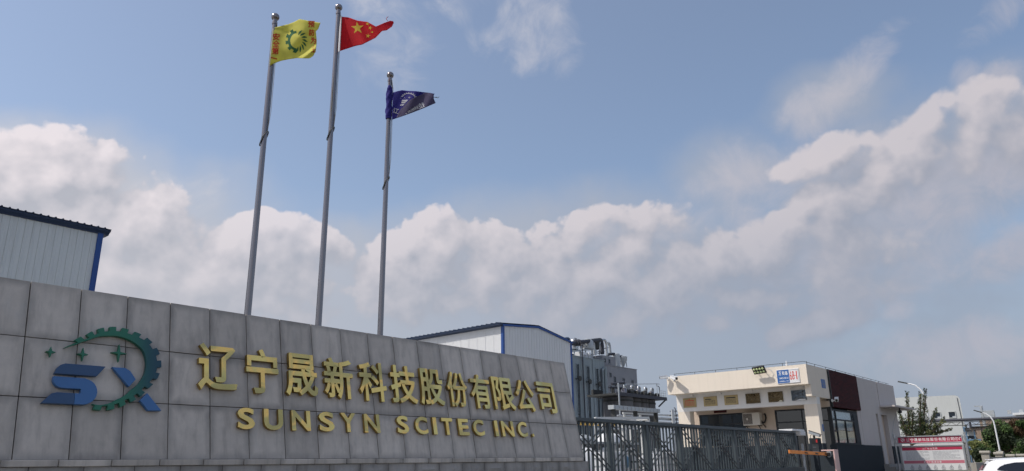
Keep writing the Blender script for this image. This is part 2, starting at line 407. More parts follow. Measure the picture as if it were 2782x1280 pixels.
def brown_cladding():
    m = bpy.data.materials.new('red_brown_strip_cladding'); m.use_nodes = True
    t = NT(m.node_tree); b = m.node_tree.nodes['Principled BSDF']
    geo = t.n('ShaderNodeNewGeometry')
    sp = t.n('ShaderNodeSeparateXYZ'); t.l(geo.outputs['Position'], sp.inputs[0])
    cb = t.n('ShaderNodeCombineXYZ'); t.l(sp.outputs[0], cb.inputs[0]); t.l(sp.outputs[2], cb.inputs[1])
    br = t.n('ShaderNodeTexBrick'); t.l(cb.outputs[0], br.inputs['Vector'])
    br.inputs['Color1'].default_value = (.085, .020, .022, 1); br.inputs['Color2'].default_value = (.05, .017, .02, 1); br.inputs['Mortar'].default_value = (.018, .012, .014, 1)
    br.inputs['Scale'].default_value = 1; br.inputs['Brick Width'].default_value = .24; br.inputs['Row Height'].default_value = .062; br.inputs['Mortar Size'].default_value = .008; br.inputs['Bias'].default_value = -.1
    t.l(br.outputs['Color'], b.inputs['Base Color']); b.inputs['Roughness'].default_value = .75; b.inputs['Specular IOR Level'].default_value = .1
    bn = t.n('ShaderNodeBump'); bn.inputs['Strength'].default_value = .6; bn.inputs['Distance'].default_value = .01; bn.invert = True
    t.l(br.outputs['Fac'], bn.inputs['Height']); t.l(bn.outputs[0], b.inputs['Normal'])
    return m
M['brown'] = brown_cladding()

# ------------------------------------------------------------------ mesh helpers
ORG = {}
class MB:
    def __init__(s): s.v = []; s.f = []
    def add(s, vs, fs):
        k = len(s.v); s.v += [tuple(p) for p in vs]; s.f += [tuple(i+k for i in f) for f in fs]; return s
    def box(s, x0, x1, y0, y1, z0, z1):
        return s.add([(x0,y0,z0),(x1,y0,z0),(x1,y1,z0),(x0,y1,z0),(x0,y0,z1),(x1,y0,z1),(x1,y1,z1),(x0,y1,z1)],
                     [(0,3,2,1),(4,5,6,7),(0,1,5,4),(1,2,6,5),(2,3,7,6),(3,0,4,7)])
    def obox(s, c, ax, ay, az):                         # box from centre and three half-axis vectors
        c, ax, ay, az = map(Vector, (c, ax, ay, az)); vs = []
        for k in (-1, 1):
            for (i, j) in ((-1,-1),(1,-1),(1,1),(-1,1)): vs.append(c+ax*i+ay*j+az*k)
        return s.add(vs, [(0,3,2,1),(4,5,6,7),(0,1,5,4),(1,2,6,5),(2,3,7,6),(3,0,4,7)])
    def bar(s, p, q, wdt, hgt=None, up=(0,0,1)):
        p, q = Vector(p), Vector(q); d = q-p; L = d.length; d.normalize(); u = Vector(up)
        if abs(d.dot(u)) > .98: u = Vector((1,0,0))
        a = d.cross(u).normalized(); b = a.cross(d).normalized()
        return s.obox((p+q)/2, d*L/2, a*wdt/2, b*(hgt or wdt)/2)
    def cyl(s, p, q, r0, r1=None, n=10, caps=True):
        p, q = Vector(p), Vector(q); r1 = r0 if r1 is None else r1
        d = (q-p).normalized(); u = Vector((0,0,1)) if abs(d.z) < .95 else Vector((1,0,0))
        a = d.cross(u).normalized(); b = a.cross(d).normalized(); vs = []
        for (c, r) in ((p, r0), (q, r1)):
            for i in range(n):
                t = 2*math.pi*i/n; vs.append(c+a*(r*math.cos(t))+b*(r*math.sin(t)))
        fs = [(i, i+n, (i+1)%n+n, (i+1)%n) for i in range(n)]
        if caps: fs += [tuple(range(n)), tuple(range(2*n-1, n-1, -1))]
        return s.add(vs, fs)
    def lathe(s, c, prof, n=16, axis=(0,0,1)):           # profile of (radius, height) round an axis
        c = Vector(c); d = Vector(axis).normalized(); u = Vector((0,0,1)) if abs(d.z) < .95 else Vector((1,0,0))
        a = d.cross(u).normalized(); b = a.cross(d).normalized(); vs = []; fs = []
        for (r, h) in prof:
            for i in range(n):
                t = 2*math.pi*i/n; vs.append(c+d*h+a*(r*math.cos(t))+b*(r*math.sin(t)))
        for k in range(len(prof)-1):
            for i in range(n): fs.append((k*n+i, (k+1)*n+i, (k+1)*n+(i+1)%n, k*n+(i+1)%n))
        fs += [tuple(range(n)), tuple(range(len(prof)*n-1, (len(prof)-1)*n-1, -1))]
        return s.add(vs, fs)
    def tube(s, pts, r, n=8, bend=0.0):                   # pipe along a path, corners rounded by radius bend
        pts = [Vector(p) for p in pts]
        if bend:
            o = [pts[0]]
            for i in range(1, len(pts)-1):
                a, b, c = pts[i-1], pts[i], pts[i+1]
                k = min(bend, (a-b).length*.49, (c-b).length*.49)
                p0 = b+(a-b).normalized()*k; p1 = b+(c-b).normalized()*k
                for j in range(6):
                    t = j/5; o.append(p0*(1-t)**2+b*(2*t*(1-t))+p1*t*t)
            o.append(pts[-1]); pts = o
        rings = []; prev = None; k0 = len(s.v)
        for i, p in enumerate(pts):
            d = (pts[min(i+1, len(pts)-1)]-pts[max(i-1, 0)]).normalized()
            if prev is None:
                u = Vector((0,0,1)) if abs(d.z) < .9 else Vector((1,0,0)); a = d.cross(u).normalized()
            else:
                a = (prev-d*prev.dot(d)).normalized()
            prev = a; b = d.cross(a); rr = r[i] if isinstance(r, (list, tuple)) else r
            for j in range(n):
                t = 2*math.pi*j/n; s.v.append(tuple(p+a*(rr*math.cos(t))+b*(rr*math.sin(t))))
        m = len(pts)
        for i in range(m-1):
            for j in range(n):
                s.f.append((k0+i*n+j, k0+i*n+(j+1)%n, k0+(i+1)*n+(j+1)%n, k0+(i+1)*n+j))
        s.f.append(tuple(k0+j for j in range(n-1, -1, -1))); s.f.append(tuple(k0+(m-1)*n+j for j in range(n)))
        return s
    def prism(s, poly, o, ax, ay, n):                     # polygon (a,b) -> o+a*ax+b*ay, thickened along n
        o, ax, ay, n = Vector(o), Vector(ax), Vector(ay), Vector(n); k = len(poly)
        vs = [o+ax*a+ay*b for a, b in poly]; vs += [p+n for p in vs]
        fs = [tuple(range(k-1, -1, -1)), tuple(range(k, 2*k))]+[(i, (i+1)%k, (i+1)%k+k, i+k) for i in range(k)]
        return s.add(vs, fs)
    def mesh(s, name, o=(0,0,0)):
        me = bpy.data.meshes.new(name); o = Vector(o)
        me.from_pydata([tuple(Vector(p)-o) for p in s.v], [], s.f)
        bm = bmesh.new(); bm.from_mesh(me); bmesh.ops.recalc_face_normals(bm, faces=bm.faces); bm.to_mesh(me); bm.free()
        return me

def bevel(me, w, seg=2, ang=40):
    bm = bmesh.new(); bm.from_mesh(me)
    es = [e for e in bm.edges if len(e.link_faces) == 2 and e.calc_face_angle(0) > R(ang)]
    bmesh.ops.bevel(bm, geom=es, offset=w, segments=seg, affect='EDGES', profile=.6, clamp_overlap=True)
    bm.to_mesh(me); bm.free(); return me
def shade(me, ang=35):
    me.polygons.foreach_set('use_smooth', [True]*len(me.polygons))
    try: me.set_sharp_from_angle(angle=R(ang))
    except Exception: pass
    return me

def tag(o, label=None, cat=None, group=None, kind=None):
    if label: o['label'] = label
    if cat: o['category'] = cat
    if group: o['group'] = group
    if kind: o['kind'] = kind
    return o
def thing(name, loc, label, cat, group=None):
    o = bpy.data.objects.new(name, None); COL.objects.link(o); o.location = loc; o.empty_display_size = .2
    ORG[o.name] = Vector(loc); return tag(o, label, cat, group)
def link(name, me, m, parent=None, loc=(0,0,0)):
    o = bpy.data.objects.new(name, me); COL.objects.link(o)
    if m is not None and not me.materials: me.materials.append(m)
    o.parent = parent; o.location = loc
    return o
def part(name, mb, m, parent, smooth=None, bev=0, label=None):      # mb in world coordinates; parent may be a thing, a part or a piece of the setting
    org = ORG[parent.name] if parent is not None else Vector((0,0,0))
    me = mb.mesh(name, org) if isinstance(mb, MB) else mb
    if bev: bevel(me, bev)
    if smooth: shade(me, smooth)
    o = link(name, me, m, parent)
    ORG[o.name] = org
    if label: o['label'] = label
    return o
def solo(name, mb, m, label, cat, group=None, smooth=None, bev=0):  # a thing that is one mesh, origin at its base
    vs = [Vector(p) for p in mb.v]
    c = Vector((sum(p.x for p in vs)/len(vs), sum(p.y for p in vs)/len(vs), min(p.z for p in vs)))
    me = mb.mesh(name, c)
    if bev: bevel(me, bev)
    if smooth: shade(me, smooth)
    o = link(name, me, m, None, c); ORG[o.name] = c
    return tag(o, label, cat, group)
def copy_tree(o, parent=None):
    c = o.copy(); COL.objects.link(c); c.parent = parent
    for ch in list(o.children): copy_tree(ch, c)
    ORG[c.name] = Vector(c.location) if parent is None else ORG[parent.name]
    return c

_txt = {}
def glyphs(body, depth=0.0, bold=0.0, res=3):              # flat or solid lettering as vertices, faces and its box
    key = (body, depth > 0, bold, res)
    if key not in _txt:
        c = bpy.data.curves.new('t', 'FONT'); c.body = body; c.size = 1; c.resolution_u = res
        o = bpy.data.objects.new('t', c); COL.objects.link(o)
        bpy.context.view_layer.update()
        me = bpy.data.meshes.new_from_object(o.evaluated_get(bpy.context.evaluated_depsgraph_get()))
        bm = bmesh.new(); bm.from_mesh(me)
        bmesh.ops.remove_doubles(bm, verts=bm.verts, dist=2e-4)
        bm.verts.index_update()
        vs = [v.co.copy() for v in bm.verts]
        fs = []
        for f in bm.faces:
            i = [v.index for v in f.verts]; fs.append(tuple(i if f.normal.z >= 0 else i[::-1]))
        bm.free(); bpy.data.objects.remove(o); bpy.data.curves.remove(c); bpy.data.meshes.remove(me)
        cnt = {}
        for f in fs:
            for i in range(len(f)): cnt[(f[i], f[(i+1) % len(f)])] = 1
        rim = [e for e in cnt if (e[1], e[0]) not in cnt]
        if bold:                                            # heavier strokes: push the outline out along its own normals
            nn = {}
            for (a, b) in rim:
                d = vs[b]-vs[a]; n = Vector((d.y, -d.x, 0))
                if n.length > 1e-7:
                    n.normalize(); nn.setdefault(a, []).append(n); nn.setdefault(b, []).append(n)
            for i, ns in nn.items():
                m = sum(ns, Vector()); 
                if m.length < .3: continue
                m.normalize(); k = max(.6, min(m.dot(n) for n in ns)); vs[i] = vs[i]+m*(bold/k)
        if depth > 0:
            n = len(vs); vs = [v+Vector((0,0,-.5)) for v in vs]+[v+Vector((0,0,.5)) for v in vs]
            fs = [tuple(i+n for i in f) for f in fs]+[(a, b, b+n, a+n) for a, b in rim]
        bx = (min(v.x for v in vs), max(v.x for v in vs), min(v.y for v in vs), max(v.y for v in vs))
        _txt[key] = (vs, fs, bx)
    return _txt[key]
def letter(mb, body, o, ax, ay, n, box, depth=0.0, bold=0.0, res=3, keep=False):
    """lettering fitted to box (a0,a1,b0,b1) on the plane o + a*ax + b*ay, thickened along n"""
    vs, fs, bx = glyphs(body, depth, bold, res); o, ax, ay, n = Vector(o), Vector(ax), Vector(ay), Vector(n)
    sx = (box[1]-box[0])/(bx[1]-bx[0]); sy = (box[3]-box[2])/max(bx[3]-bx[2], 1e-6)
    out = [o+ax*(box[0]+(v.x-bx[0])*sx)+ay*(box[2]+(v.y-bx[2])*sy)+n*((v.z+.5)*depth if depth else 0) for v in vs]
    return mb.add(out, fs)

# ------------------------------------------------------------------ ground
def gz(x, y):
    t = max(0, min(1, (y-3.5)/5.0)); return .9*t*t*(3-2*t)
ys = [-4000, -600, -120, -30, -12, -8, -4, 0, 2, 3.5, 4.2, 5, 5.8, 6.6, 7.4, 8.5, 12, 30, 120, 600, 4000]
xs = [-4000, -600, -120, -30, 0, 30, 60, 120, 600, 4000]
def sheet(name, xs, ys, dz, m):
    mb = MB(); mb.v = [(x, y, gz(x, y)+dz) for y in ys for x in xs]; n = len(xs)
    mb.f = [(j*n+i, j*n+i+1, (j+1)*n+i+1, (j+1)*n+i) for j in range(len(ys)-1) for i in range(n-1)]
    o = part(name, mb, m, None); o['kind'] = 'structure'; return o
sheet('ground', xs, ys, 0, M['soil'])
sheet('road', [-300, -60, -20, 0, 20, 40, 60, 300], [-9, -6, -3, 0, 2, 3.3], .004, M['asphalt'])
sheet('driveway', [15.6, 18, 20, 22, 24, 26, 28, 29.2], [3.3, 4.2, 5, 5.8, 6.6, 7.4, 8.5, 9.8, 11.2, 16, 26], .008, M['concrete'])
sheet('factory_yard', [-40, 0, 14, 40, 80, 120, 200], [11.6, 20, 40, 80, 160], .004, M['concrete'])
mb = MB()
for i in range(-12, 24): mb.box(i*6, i*6+3, -3.08, -2.93, .008, .012)
o = part('road_marking', mb, M['line_paint'], None); o['kind'] = 'structure'
mb = MB().box(-300, 15.3, 3.3, 3.5, -.2, .14).box(29.5, 300, 3.3, 3.5, -.2, .14)
o = part('kerb', mb, M['concrete'], None, bev=.015); o['kind'] = 'structure'

# ------------------------------------------------------------------ granite name wall
CW, ZL = 9.6, 1.625                     # foot line of the leaning face
BT = R(12.1776)
WU = Vector((0, math.sin(BT), math.cos(BT)))      # up the face
WN = Vector((0, -math.cos(BT), math.sin(BT)))     # out of the face
WX = Vector((1, 0, 0))
WO = Vector((0, CW, ZL))
def wp(a, b, n=0): return WO+WX*a+WU*b+WN*n
wall = thing('sign_wall', (8.0, 10.2, .88), 'long leaning grey granite wall carrying gold company lettering and a blue and green logo', 'wall')
PX0, PW, ROWH, NR = 2.88, .5725, .7117, 3
X_END = PX0+PW*19.06
X_ST = PX0-PW*6
mb = MB()
mb.prism([(CW+.035, ZL-.01), (CW+.035+ROWH*3*math.sin(BT), ZL+ROWH*3*math.cos(BT)-.012), (CW+1.0, ZL+ROWH*3*math.cos(BT)-.012), (CW+1.0, .6), (CW+.0, .6), (CW+.0, ZL-.01)], (X_ST, 0, 0), (0,1,0), (0,0,1), (X_END-.012-X_ST, 0, 0))
part('wall_core', mb, M['core'], wall)
# face stones: one shared bevelled slab, laid out stone by stone
def slab(w_, h_, t_):
    me = MB().box(-w_/2, w_/2, -t_/2, t_/2, -h_/2, h_/2).mesh('stone_panel'); return bevel(me, .004, 2)
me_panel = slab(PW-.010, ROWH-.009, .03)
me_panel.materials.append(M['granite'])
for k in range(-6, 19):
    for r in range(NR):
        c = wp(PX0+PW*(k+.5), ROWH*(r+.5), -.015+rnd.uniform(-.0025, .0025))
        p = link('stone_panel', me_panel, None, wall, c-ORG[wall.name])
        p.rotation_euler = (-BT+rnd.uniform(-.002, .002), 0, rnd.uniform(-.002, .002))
# cap stones along the top
me_cap = MB().box(-PW/2+.004, PW/2-.004, -.3, .3, -.02, .02).mesh('cap_stone'); bevel(me_cap, .004); me_cap.materials.append(M['granite'])
zt = ZL+ROWH*3*math.cos(BT); yt = CW+ROWH*3*math.sin(BT)
for k in range(-6, 19):
    link('cap_stone', me_cap, None, wall, Vector((PX0+PW*(k+.5), yt+.306, zt-.032))-ORG[wall.name])
# ledge course and split faced base course
LG = .075
me_l = MB().box(-PW/2+.003, PW/2-.003, 0, .16, -LG, 0).mesh('ledge_stone'); bevel(me_l, .012, 3); me_l.materials.append(M['granite'])
for k in range(-6, 19):
    link('ledge_stone', me_l, None, wall, Vector((PX0+PW*(k+.28), CW-.075, ZL+rnd.uniform(-.002, .002)))-ORG[wall.name])
def rough_block(seed):
    r = random.Random(seed); mb = MB(); W_, H_ = .5725-.008, .42; nx, nz = 10, 8
    for j in range(nz+1):
        for i in range(nx+1):
            u_, v_ = i/nx, j/nz; e = min(u_, 1-u_, v_, 1-v_); k = min(1, max(0, (e-.1)/.12))
            d = .012+k*(.022+.03*mnoise.noise(Vector((u_*3+seed*7, v_*3, seed)))+.015*mnoise.noise(Vector((u_*9, v_*9+seed, 2))))
            mb.v.append((-W_/2+u_*W_, -d, -H_+v_*H_))
    n = nx+1
    mb.f = [(j*n+i, j*n+i+1, (j+1)*n+i+1, (j+1)*n+i) for j in range(nz) for i in range(nx)]
    mb.box(-W_/2, W_/2, -.0115, .06, -H_, 0)
    me = mb.mesh('base_stone'); me.materials.append(M['granite_rough']); return shade(me, 25)
rough = [rough_block(s) for s in range(6)]
for k in range(-6, 19):
    for r in range(2):
        xk = PX0+PW*(k+.5+.28*(r == 0))
        if xk+PW/2 > X_END+.05: xk = X_END+.045-PW/2
        link('base_stone', rough[rnd.randrange(6)], None, wall, Vector((xk, CW-.035, ZL-LG-.002-r*.424))-ORG[wall.name])

# gold lettering
CH = [('辽', 4.956, 5.547), ('宁', 5.678, 6.213), ('晟', 6.322, 6.903), ('新', 7.014, 7.59), ('科', 7.709, 8.29), ('技', 8.379, 8.985), ('股', 9.049, 9.647), ('份', 9.741, 10.279), ('有', 10.369, 10.934), ('限', 11.003, 11.656), ('公', 11.697, 12.301), ('司', 12.44, 13.03)]
LT = [('S', 5.533, 5.807), ('U', 5.943, 6.262), ('N', 6.398, 6.731), ('S', 6.877, 7.166), ('Y', 7.284, 7.581), ('N', 7.742, 8.068), ('S', 8.431, 8.699), ('C', 8.841, 9.142), ('I', 9.26, 9.36), ('T', 9.481, 9.761), ('E', 9.9, 10.177), ('C', 10.291, 10.598), ('I', 10.893, 10.993), ('N', 11.093, 11.463), ('C', 11.581, 11.882), ('.', 12.01, 12.075)]
def gold(ch, a0, a1, b0, b1, dep, bold):
    mb = MB(); letter(mb, ch, wp(0, 0, .018), WX, WU, WN, (a0, a1, b0, b1), dep, bold, 4)
    me = mb.mesh('character', ORG[wall.name])
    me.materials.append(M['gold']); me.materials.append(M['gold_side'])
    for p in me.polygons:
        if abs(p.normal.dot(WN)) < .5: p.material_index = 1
    return link('character' if ord(ch) > 255 else 'letter', me, None, wall)
for ch, a0, a1 in CH: gold(ch, a0+.005, a1-.005, .912, 1.58, .055, .019)
for ch, a0, a1 in LT:
    if ch == '.': gold(ch, a0, a1, .40, .47, .045, .0)
    else: gold(ch, a0+.005, a1-.005, .395, .695, .045, .030)

# logo: toothed crescent, three stars, slanted S and X strokes
def ramp_paint(name, ca, cb_, x0, x1, axis=0):
    m = bpy.data.materials.new(name); m.use_nodes = True
    t = NT(m.node_tree); b = m.node_tree.nodes['Principled BSDF']
    geo = t.n('ShaderNodeNewGeometry'); sp = t.n('ShaderNodeSeparateXYZ'); t.l(geo.outputs['Position'], sp.inputs[0])
    f = t.smooth(sp.outputs[axis], x0, x1)
    t.l(t.mix(f, ca, cb_), b.inputs['Base Color']); b.inputs['Roughness'].default_value = .42
    return m
M['logo_green'] = ramp_paint('green_to_teal_paint', (.025, .17, .10), (.015, .065, .10), 3.95, 4.45)
M['logo_blue'] = mat('logo_blue_paint', (.06, .165, .38), .4, var=.15, vscale=2)
M['logo_navy'] = mat('logo_navy_paint', (.04, .09, .19), .4, var=.15, vscale=2)
cxg, cyg = 3.85, 1.115
def lerp_t(ks, t):
    for (a, x), (b, y) in zip(ks, ks[1:]):
        if a <= t <= b: return x+(y-x)*(t-a)/(b-a)
    return ks[0][1] if t < ks[0][0] else ks[-1][1]
TIP = [(-114, .575), (-93, .536), (-67, .488), (-50, .492), (-28.5, .507), (-12, .564), (2, .606), (13, .624), (25, .632), (37.5, .622), (50, .60), (64.7, .56), (85, .542), (105.7, .526), (129.6, .514), (149.7, .56)]
INN = [(-114, .515), (-102, .490), (-80, .405), (-48.4, .354), (-21, .379), (-2.7, .404), (15.6, .43), (36, .453), (53, .439), (74, .425), (100.4, .415), (131.7, .440), (149.7, .50), (160, .60)]
outer, inner = [], []
ang0, ang1, NT_ = -114, 150, 16
for k in range(NT_):
    s0 = ang0+(ang1-ang0)*k/NT_; ds = (ang1-ang0)/NT_
    for fr_, hi in ((0, 0), (.22, 0), (.24, 1), (.5, 1), (.76, 1), (.78, 0)):
        a = s0+fr_*ds; r = lerp_t(TIP, a)-(0 if hi else .055); ri = min(lerp_t(INN, a), r-.004)
        outer.append((cxg+r*math.cos(R(a)), cyg+r*math.sin(R(a)))); inner.append((cxg+ri*math.cos(R(a)), cyg+ri*math.sin(R(a))))
for a, r, ri in ((151, .535, .515), (156, .565, .552), (161, .60, .594)):
    outer.append((cxg+r*math.cos(R(a)), cyg+r*math.sin(R(a)))); inner.append((cxg+ri*math.cos(R(a)), cyg+ri*math.sin(R(a))))
mb = MB(); n_ = len(outer); dep = .05
for (z_) in (.018, .018+dep):
    for q in outer+inner: mb.v.append(tuple(wp(q[0], q[1], z_)))
N2 = 2*n_
for i in range(n_-1):
    mb.f.append((N2+i, N2+i+1, N2+n_+i+1, N2+n_+i)); mb.f.append((i, n_+i, n_+i+1, i+1))
    mb.f.append((i, i+1, N2+i+1, N2+i)); mb.f.append((n_+i, N2+n_+i, N2+n_+i+1, n_+i+1))
logo = part('logo', mb, M['logo_green'], wall)
def logo_shape(nm, poly, m):
    mb = MB().prism(poly, wp(0, 0, .018), WX, WU, WN*.052); return part(nm, mb, m, logo, bev=.004)
def star4(x, y, a, b):
    out = []
    for i in range(8):
        r = (b if i % 4 == 0 else a) if i % 2 == 0 else .012+.09*a
        out.append((x+r*math.cos(math.pi*i/4), y+r*math.sin(math.pi*i/4)))
    return out
for (x, y, a, b) in ((3.143, 1.245, .066, .056), (3.498, 1.253, .085, .066), (3.92, 1.312, .118, .10)): logo_shape('star', star4(x, y, a, b), M['logo_green'])
logo_shape('stroke', [(3.20, .985), (3.225, 1.055), (3.26, 1.095), (3.31, 1.118), (3.77, 1.12), (3.672, .988)], M['logo_navy'])
def arc(cx_, cy_, r, a0, a1, n=8): return [(cx_+r*math.cos(R(a0+(a1-a0)*i/n)), cy_+r*math.sin(R(a0+(a1-a0)*i/n))) for i in range(n+1)]
logo_shape('stroke', [(3.197, .952), (3.55, .952)]+arc(3.53, .79, .158, 85, -88, 12)+[(3.44, .631), (3.44, .762), (3.50, .762), (3.503, .818), (3.29, .818)]+arc(3.30, .925, .107, 262, 190, 5), M['logo_blue'])
logo_shape('stroke', [(3.089, .627), (3.437, .629), (3.437, .762), (3.25, .764), (3.19, .745)], M['logo_navy'])
logo_shape('stroke', [(3.844, 1.121), (4.00, 1.123), (4.065, 1.09), (4.14, .985), (4.06, .885)], M['logo_blue'])
logo_shape('stroke', [(4.287, .817), (4.474, .60), (4.308, .593), (4.20, .719)], M['logo_blue'])

# ------------------------------------------------------------------ flagpoles and flags
RH = Vector((math.sin(YAW), -math.cos(YAW), 0)); DH = Vector((math.cos(YAW), math.sin(YAW), 0))
PY = 13.0
tops = [at_y(748, 40, PY), at_y(919, 14, PY), at_y(1063, 200, PY)]
bots = [at_y(674, 848, PY), at_y(867, 880, PY), at_y(1030, 905, PY)]
px_ = [(tops[0].x+bots[0].x)/2, (tops[1].x+bots[1].x)/2, (tops[2].x+bots[2].x)/2]
ptop = [tops[0].z, tops[1].z, (tops[0].z+tops[2].z)/2]; ptop[2] = tops[2].z
plab = ['stainless flagpole with the yellow flag, leftmost of the three behind the granite wall', 'tallest stainless flagpole, in the middle, flying the red flag', 'stainless flagpole with the navy flag, nearest the gate']
for i in range(3):
    x, zt_ = px_[i], ptop[i]; g0 = .9
    t = thing('flagpole', (x, PY, g0), plab[i], 'flagpole', 'flagpoles behind the name wall')
    part('pole', MB().cyl((x, PY, g0), (x, PY, zt_-.12), .074, .050, 20), M['steel'], t, 40)
    pr = [(.03, -.26), (.060, -.25), (.060, -.2), (.046, -.19), (.046, -.16)]
    part('collar', MB().lathe((x, PY, zt_), pr, 18), M['steel'], t, 40)
    part('ball', MB().lathe((x, PY, zt_), [((.09)*math.cos(R(a)), -.06+.09*math.sin(R(a))) for a in range(-80, 81, 10)], 20), M['steel'], t, 60)
    part('base_plate', MB().lathe((x, PY, g0), [(.22, 0), (.22, .03), (.12, .05), (.1, .12)], 18), M['steel'], t, 40)
    zr = zt_-2.85 if i != 1 else zt_-3.25
    rp = Vector((x, PY, 0))
    part('halyard', MB().tube([rp+RH*.05+Vector((0,0,zt_-.22)), rp+RH*.068-DH*.01+Vector((0,0,zt_-.4)), rp+RH*.075-DH*.02+Vector((0,0,zr+.6)), rp+RH*.07-DH*.03+Vector((0,0,zr)), rp-RH*.01-DH*.078+Vector((0,0,zr-.12)), rp-RH*.078-DH*.02+Vector((0,0,zr-.28))], .008, 6), M['rope'], t)
    part('halyard', MB().tube([rp+RH*.05-DH*.02+Vector((0,0,zt_-.2)), rp+RH*.088+Vector((0,0,zt_-.45)), rp+RH*.098-DH*.01+Vector((0,0,zr+.5)), rp+RH*.072-DH*.03+Vector((0,0,zr+.02))], .006, 6), M['rope_pale'], t)
    part('clamp', MB().tube([rp+RH*.074*math.cos(a)+DH*.074*math.sin(a)+Vector((0,0,zr-.14+.16*math.cos(a))) for a in [j*math.pi/8 for j in range(17)]], .013, 6), M['rope'], t)

def coons(top, bot, left, right, nu, nv):
    def samp(pl, t):
        L = [0]
        for a, b in zip(pl, pl[1:]): L.append(L[-1]+math.dist(a, b))
        t *= L[-1]
        for i in range(len(pl)-1):
            if t <= L[i+1]+1e-9:
                k = (t-L[i])/max(1e-9, L[i+1]-L[i]); return (pl[i][0]+(pl[i+1][0]-pl[i][0])*k, pl[i][1]+(pl[i+1][1]-pl[i][1])*k)
        return pl[-1]
    P = []
    for j in range(nv+1):
        v_ = j/nv
        for i in range(nu+1):
            u_ = i/nu; t_, b_, l_, r_ = samp(top, u_), samp(bot, u_), samp(left, v_), samp(right, v_)
            q = []
            for k in (0, 1):
                q.append((1-v_)*t_[k]+v_*b_[k]+(1-u_)*l_[k]+u_*r_[k]-((1-u_)*(1-v_)*top[0][k]+u_*(1-v_)*top[-1][k]+(1-u_)*v_*bot[0][k]+u_*v_*bot[-1][k]))
            P.append(tuple(q))
    return P
class Flag:                                # local plane through the pole, a along the wind, b up
    def __init__(s, i, ox, oy, k, depth):
        s.o = Vector((px_[i], PY, 0)); s.ox, s.oy, s.k, s.depth = ox, oy, k, depth
    def ab(s, x, y):
        d = ray(s.ox+x*s.k, s.oy+y*s.k); t = (s.o-EYE).dot(DH)/d.dot(DH); p = EYE+d*t
        return ((p-s.o).dot(RH), p.z)
    def P(s, a, b, lift=0):
        q = s.o+RH*a+Vector((0,0,b)); return q+(q-EYE).normalized()*(s.depth(a, b)-lift)
    def pl(s, pts): return [s.ab(*p) for p in pts]
    def cloth(s, name, top, bot, left, right, m, parent=None, nu=48, nv=32, lift=0, tags=None):
        g_ = coons(s.pl(top), s.pl(bot), s.pl(left), s.pl(right), nu, nv); mb = MB(); n = nu+1
        mb.v = [tuple(s.P(a, b, lift)) for a, b in g_]
        mb.f = [(j*n+i, j*n+i+1, (j+1)*n+i+1, (j+1)*n+i) for j in range(nv) for i in range(nu)]
        if parent is None:
            c = s.P(*s.pl([left[-1]])[0]); me = mb.mesh(name, c); shade(me, 180); o = link(name, me, m, None, c); ORG[o.name] = c; tag(o, *tags)
        else:
            me = mb.mesh(name, ORG[parent.name]); shade(me, 180); o = link(name, me, m, parent); ORG[o.name] = ORG[parent.name]
        md = o.modifiers.new('thickness', 'SOLIDIFY'); md.thickness = .004; md.offset = 0
        return o
    def shape(s, name, polys, m, parent, lift=.006, sub=True):         # prints conform to the cloth
        mb = MB()
        for poly in polys:
            k = len(mb.v); q = s.pl(poly); mb.v += [(a, b, 0) for a, b in q]; mb.f.append(tuple(range(k, k+len(q))))
        return s._conform(name, mb, m, parent, lift)
    def text(s, name, ch, cx_, cy_, w_, h_, rot, m, parent, lift=.006, flip=False, bold=.02):
        vs, fs, bx = glyphs(ch, 0, bold, 3); mb = MB(); c, sn = math.cos(R(rot)), math.sin(R(rot))
        for v_ in vs:
            a = ((v_.x-bx[0])/(bx[1]-bx[0])-.5)*w_*(-1 if flip else 1); b = -((v_.y-bx[2])/max(1e-6, bx[3]-bx[2])-.5)*h_
            mb.v.append((*s.ab(cx_+a*c-b*sn, cy_+a*sn+b*c), 0))
        mb.f = list(fs); return s._conform(name, mb, m, parent, lift)
    def _conform(s, name, mb, m, parent, lift):
        bm = bmesh.new(); vv = [bm.verts.new(p) for p in mb.v]
        for f in mb.f:
            try: bm.faces.new([vv[i] for i in f])
            except ValueError: pass
        bmesh.ops.triangulate(bm, faces=bm.faces[:])
        for _ in range(4):
            es = [e for e in bm.edges if e.calc_length() > .06]
            if not es: break
            bmesh.ops.subdivide_edges(bm, edges=es, cuts=1); bmesh.ops.triangulate(bm, faces=bm.faces[:])
        me = bpy.data.meshes.new(name); org = ORG[parent.name]
        for v_ in bm.verts: v_.co = s.P(v_.co.x, v_.co.y, lift)-org
        bm.normal_update(); bm.to_mesh(me); bm.free(); shade(me, 180)
        o = link(name, me, m, parent); ORG[o.name] = org; return o
def bump1(x, w_): return math.exp(-(x/w_)**2)

# yellow safety flag
def dep_y(a, b):
    zc = ptop[0]-.98
    d = .05*math.sin(a*5.2+1.2*(b-zc))+.03*math.sin(a*11-3*(b-zc))*min(1, a*2+.2)
    # a diagonal crease from the lower hoist corner to the upper fly
    t = (a-.03)*.66-(b-(zc-.66))*.75
    d -= .09*bump1(t-.02, .05)*min(1, max(0, a*2.2))+.06*math.sin(t*9)*bump1(t, .5)-.05*bump1(a-.95-.25*(b-zc), .07)-.02*bump1(b-zc-.62+.25*a, .05)
    return d-.10
F1 = Flag(0, 720, 40, 160/1264, dep_y)
fy = F1.cloth('flag', [(165,290),(350,240),(500,205),(640,150),(740,95),(850,115),(980,145),(1190,175)], [(85,1090),(200,1045),(350,990),(520,955),(690,930),(860,940),(960,938),(1035,885)],
   [(165,290),(125,690),(85,1090)], [(1190,175),(1140,315),(1092,350),(1112,580),(1090,780),(1035,885)], M['flag_yellow'], tags=('yellow safety flag with red characters and a green gear emblem, on the left pole', 'flag', 'flags on the three poles'))
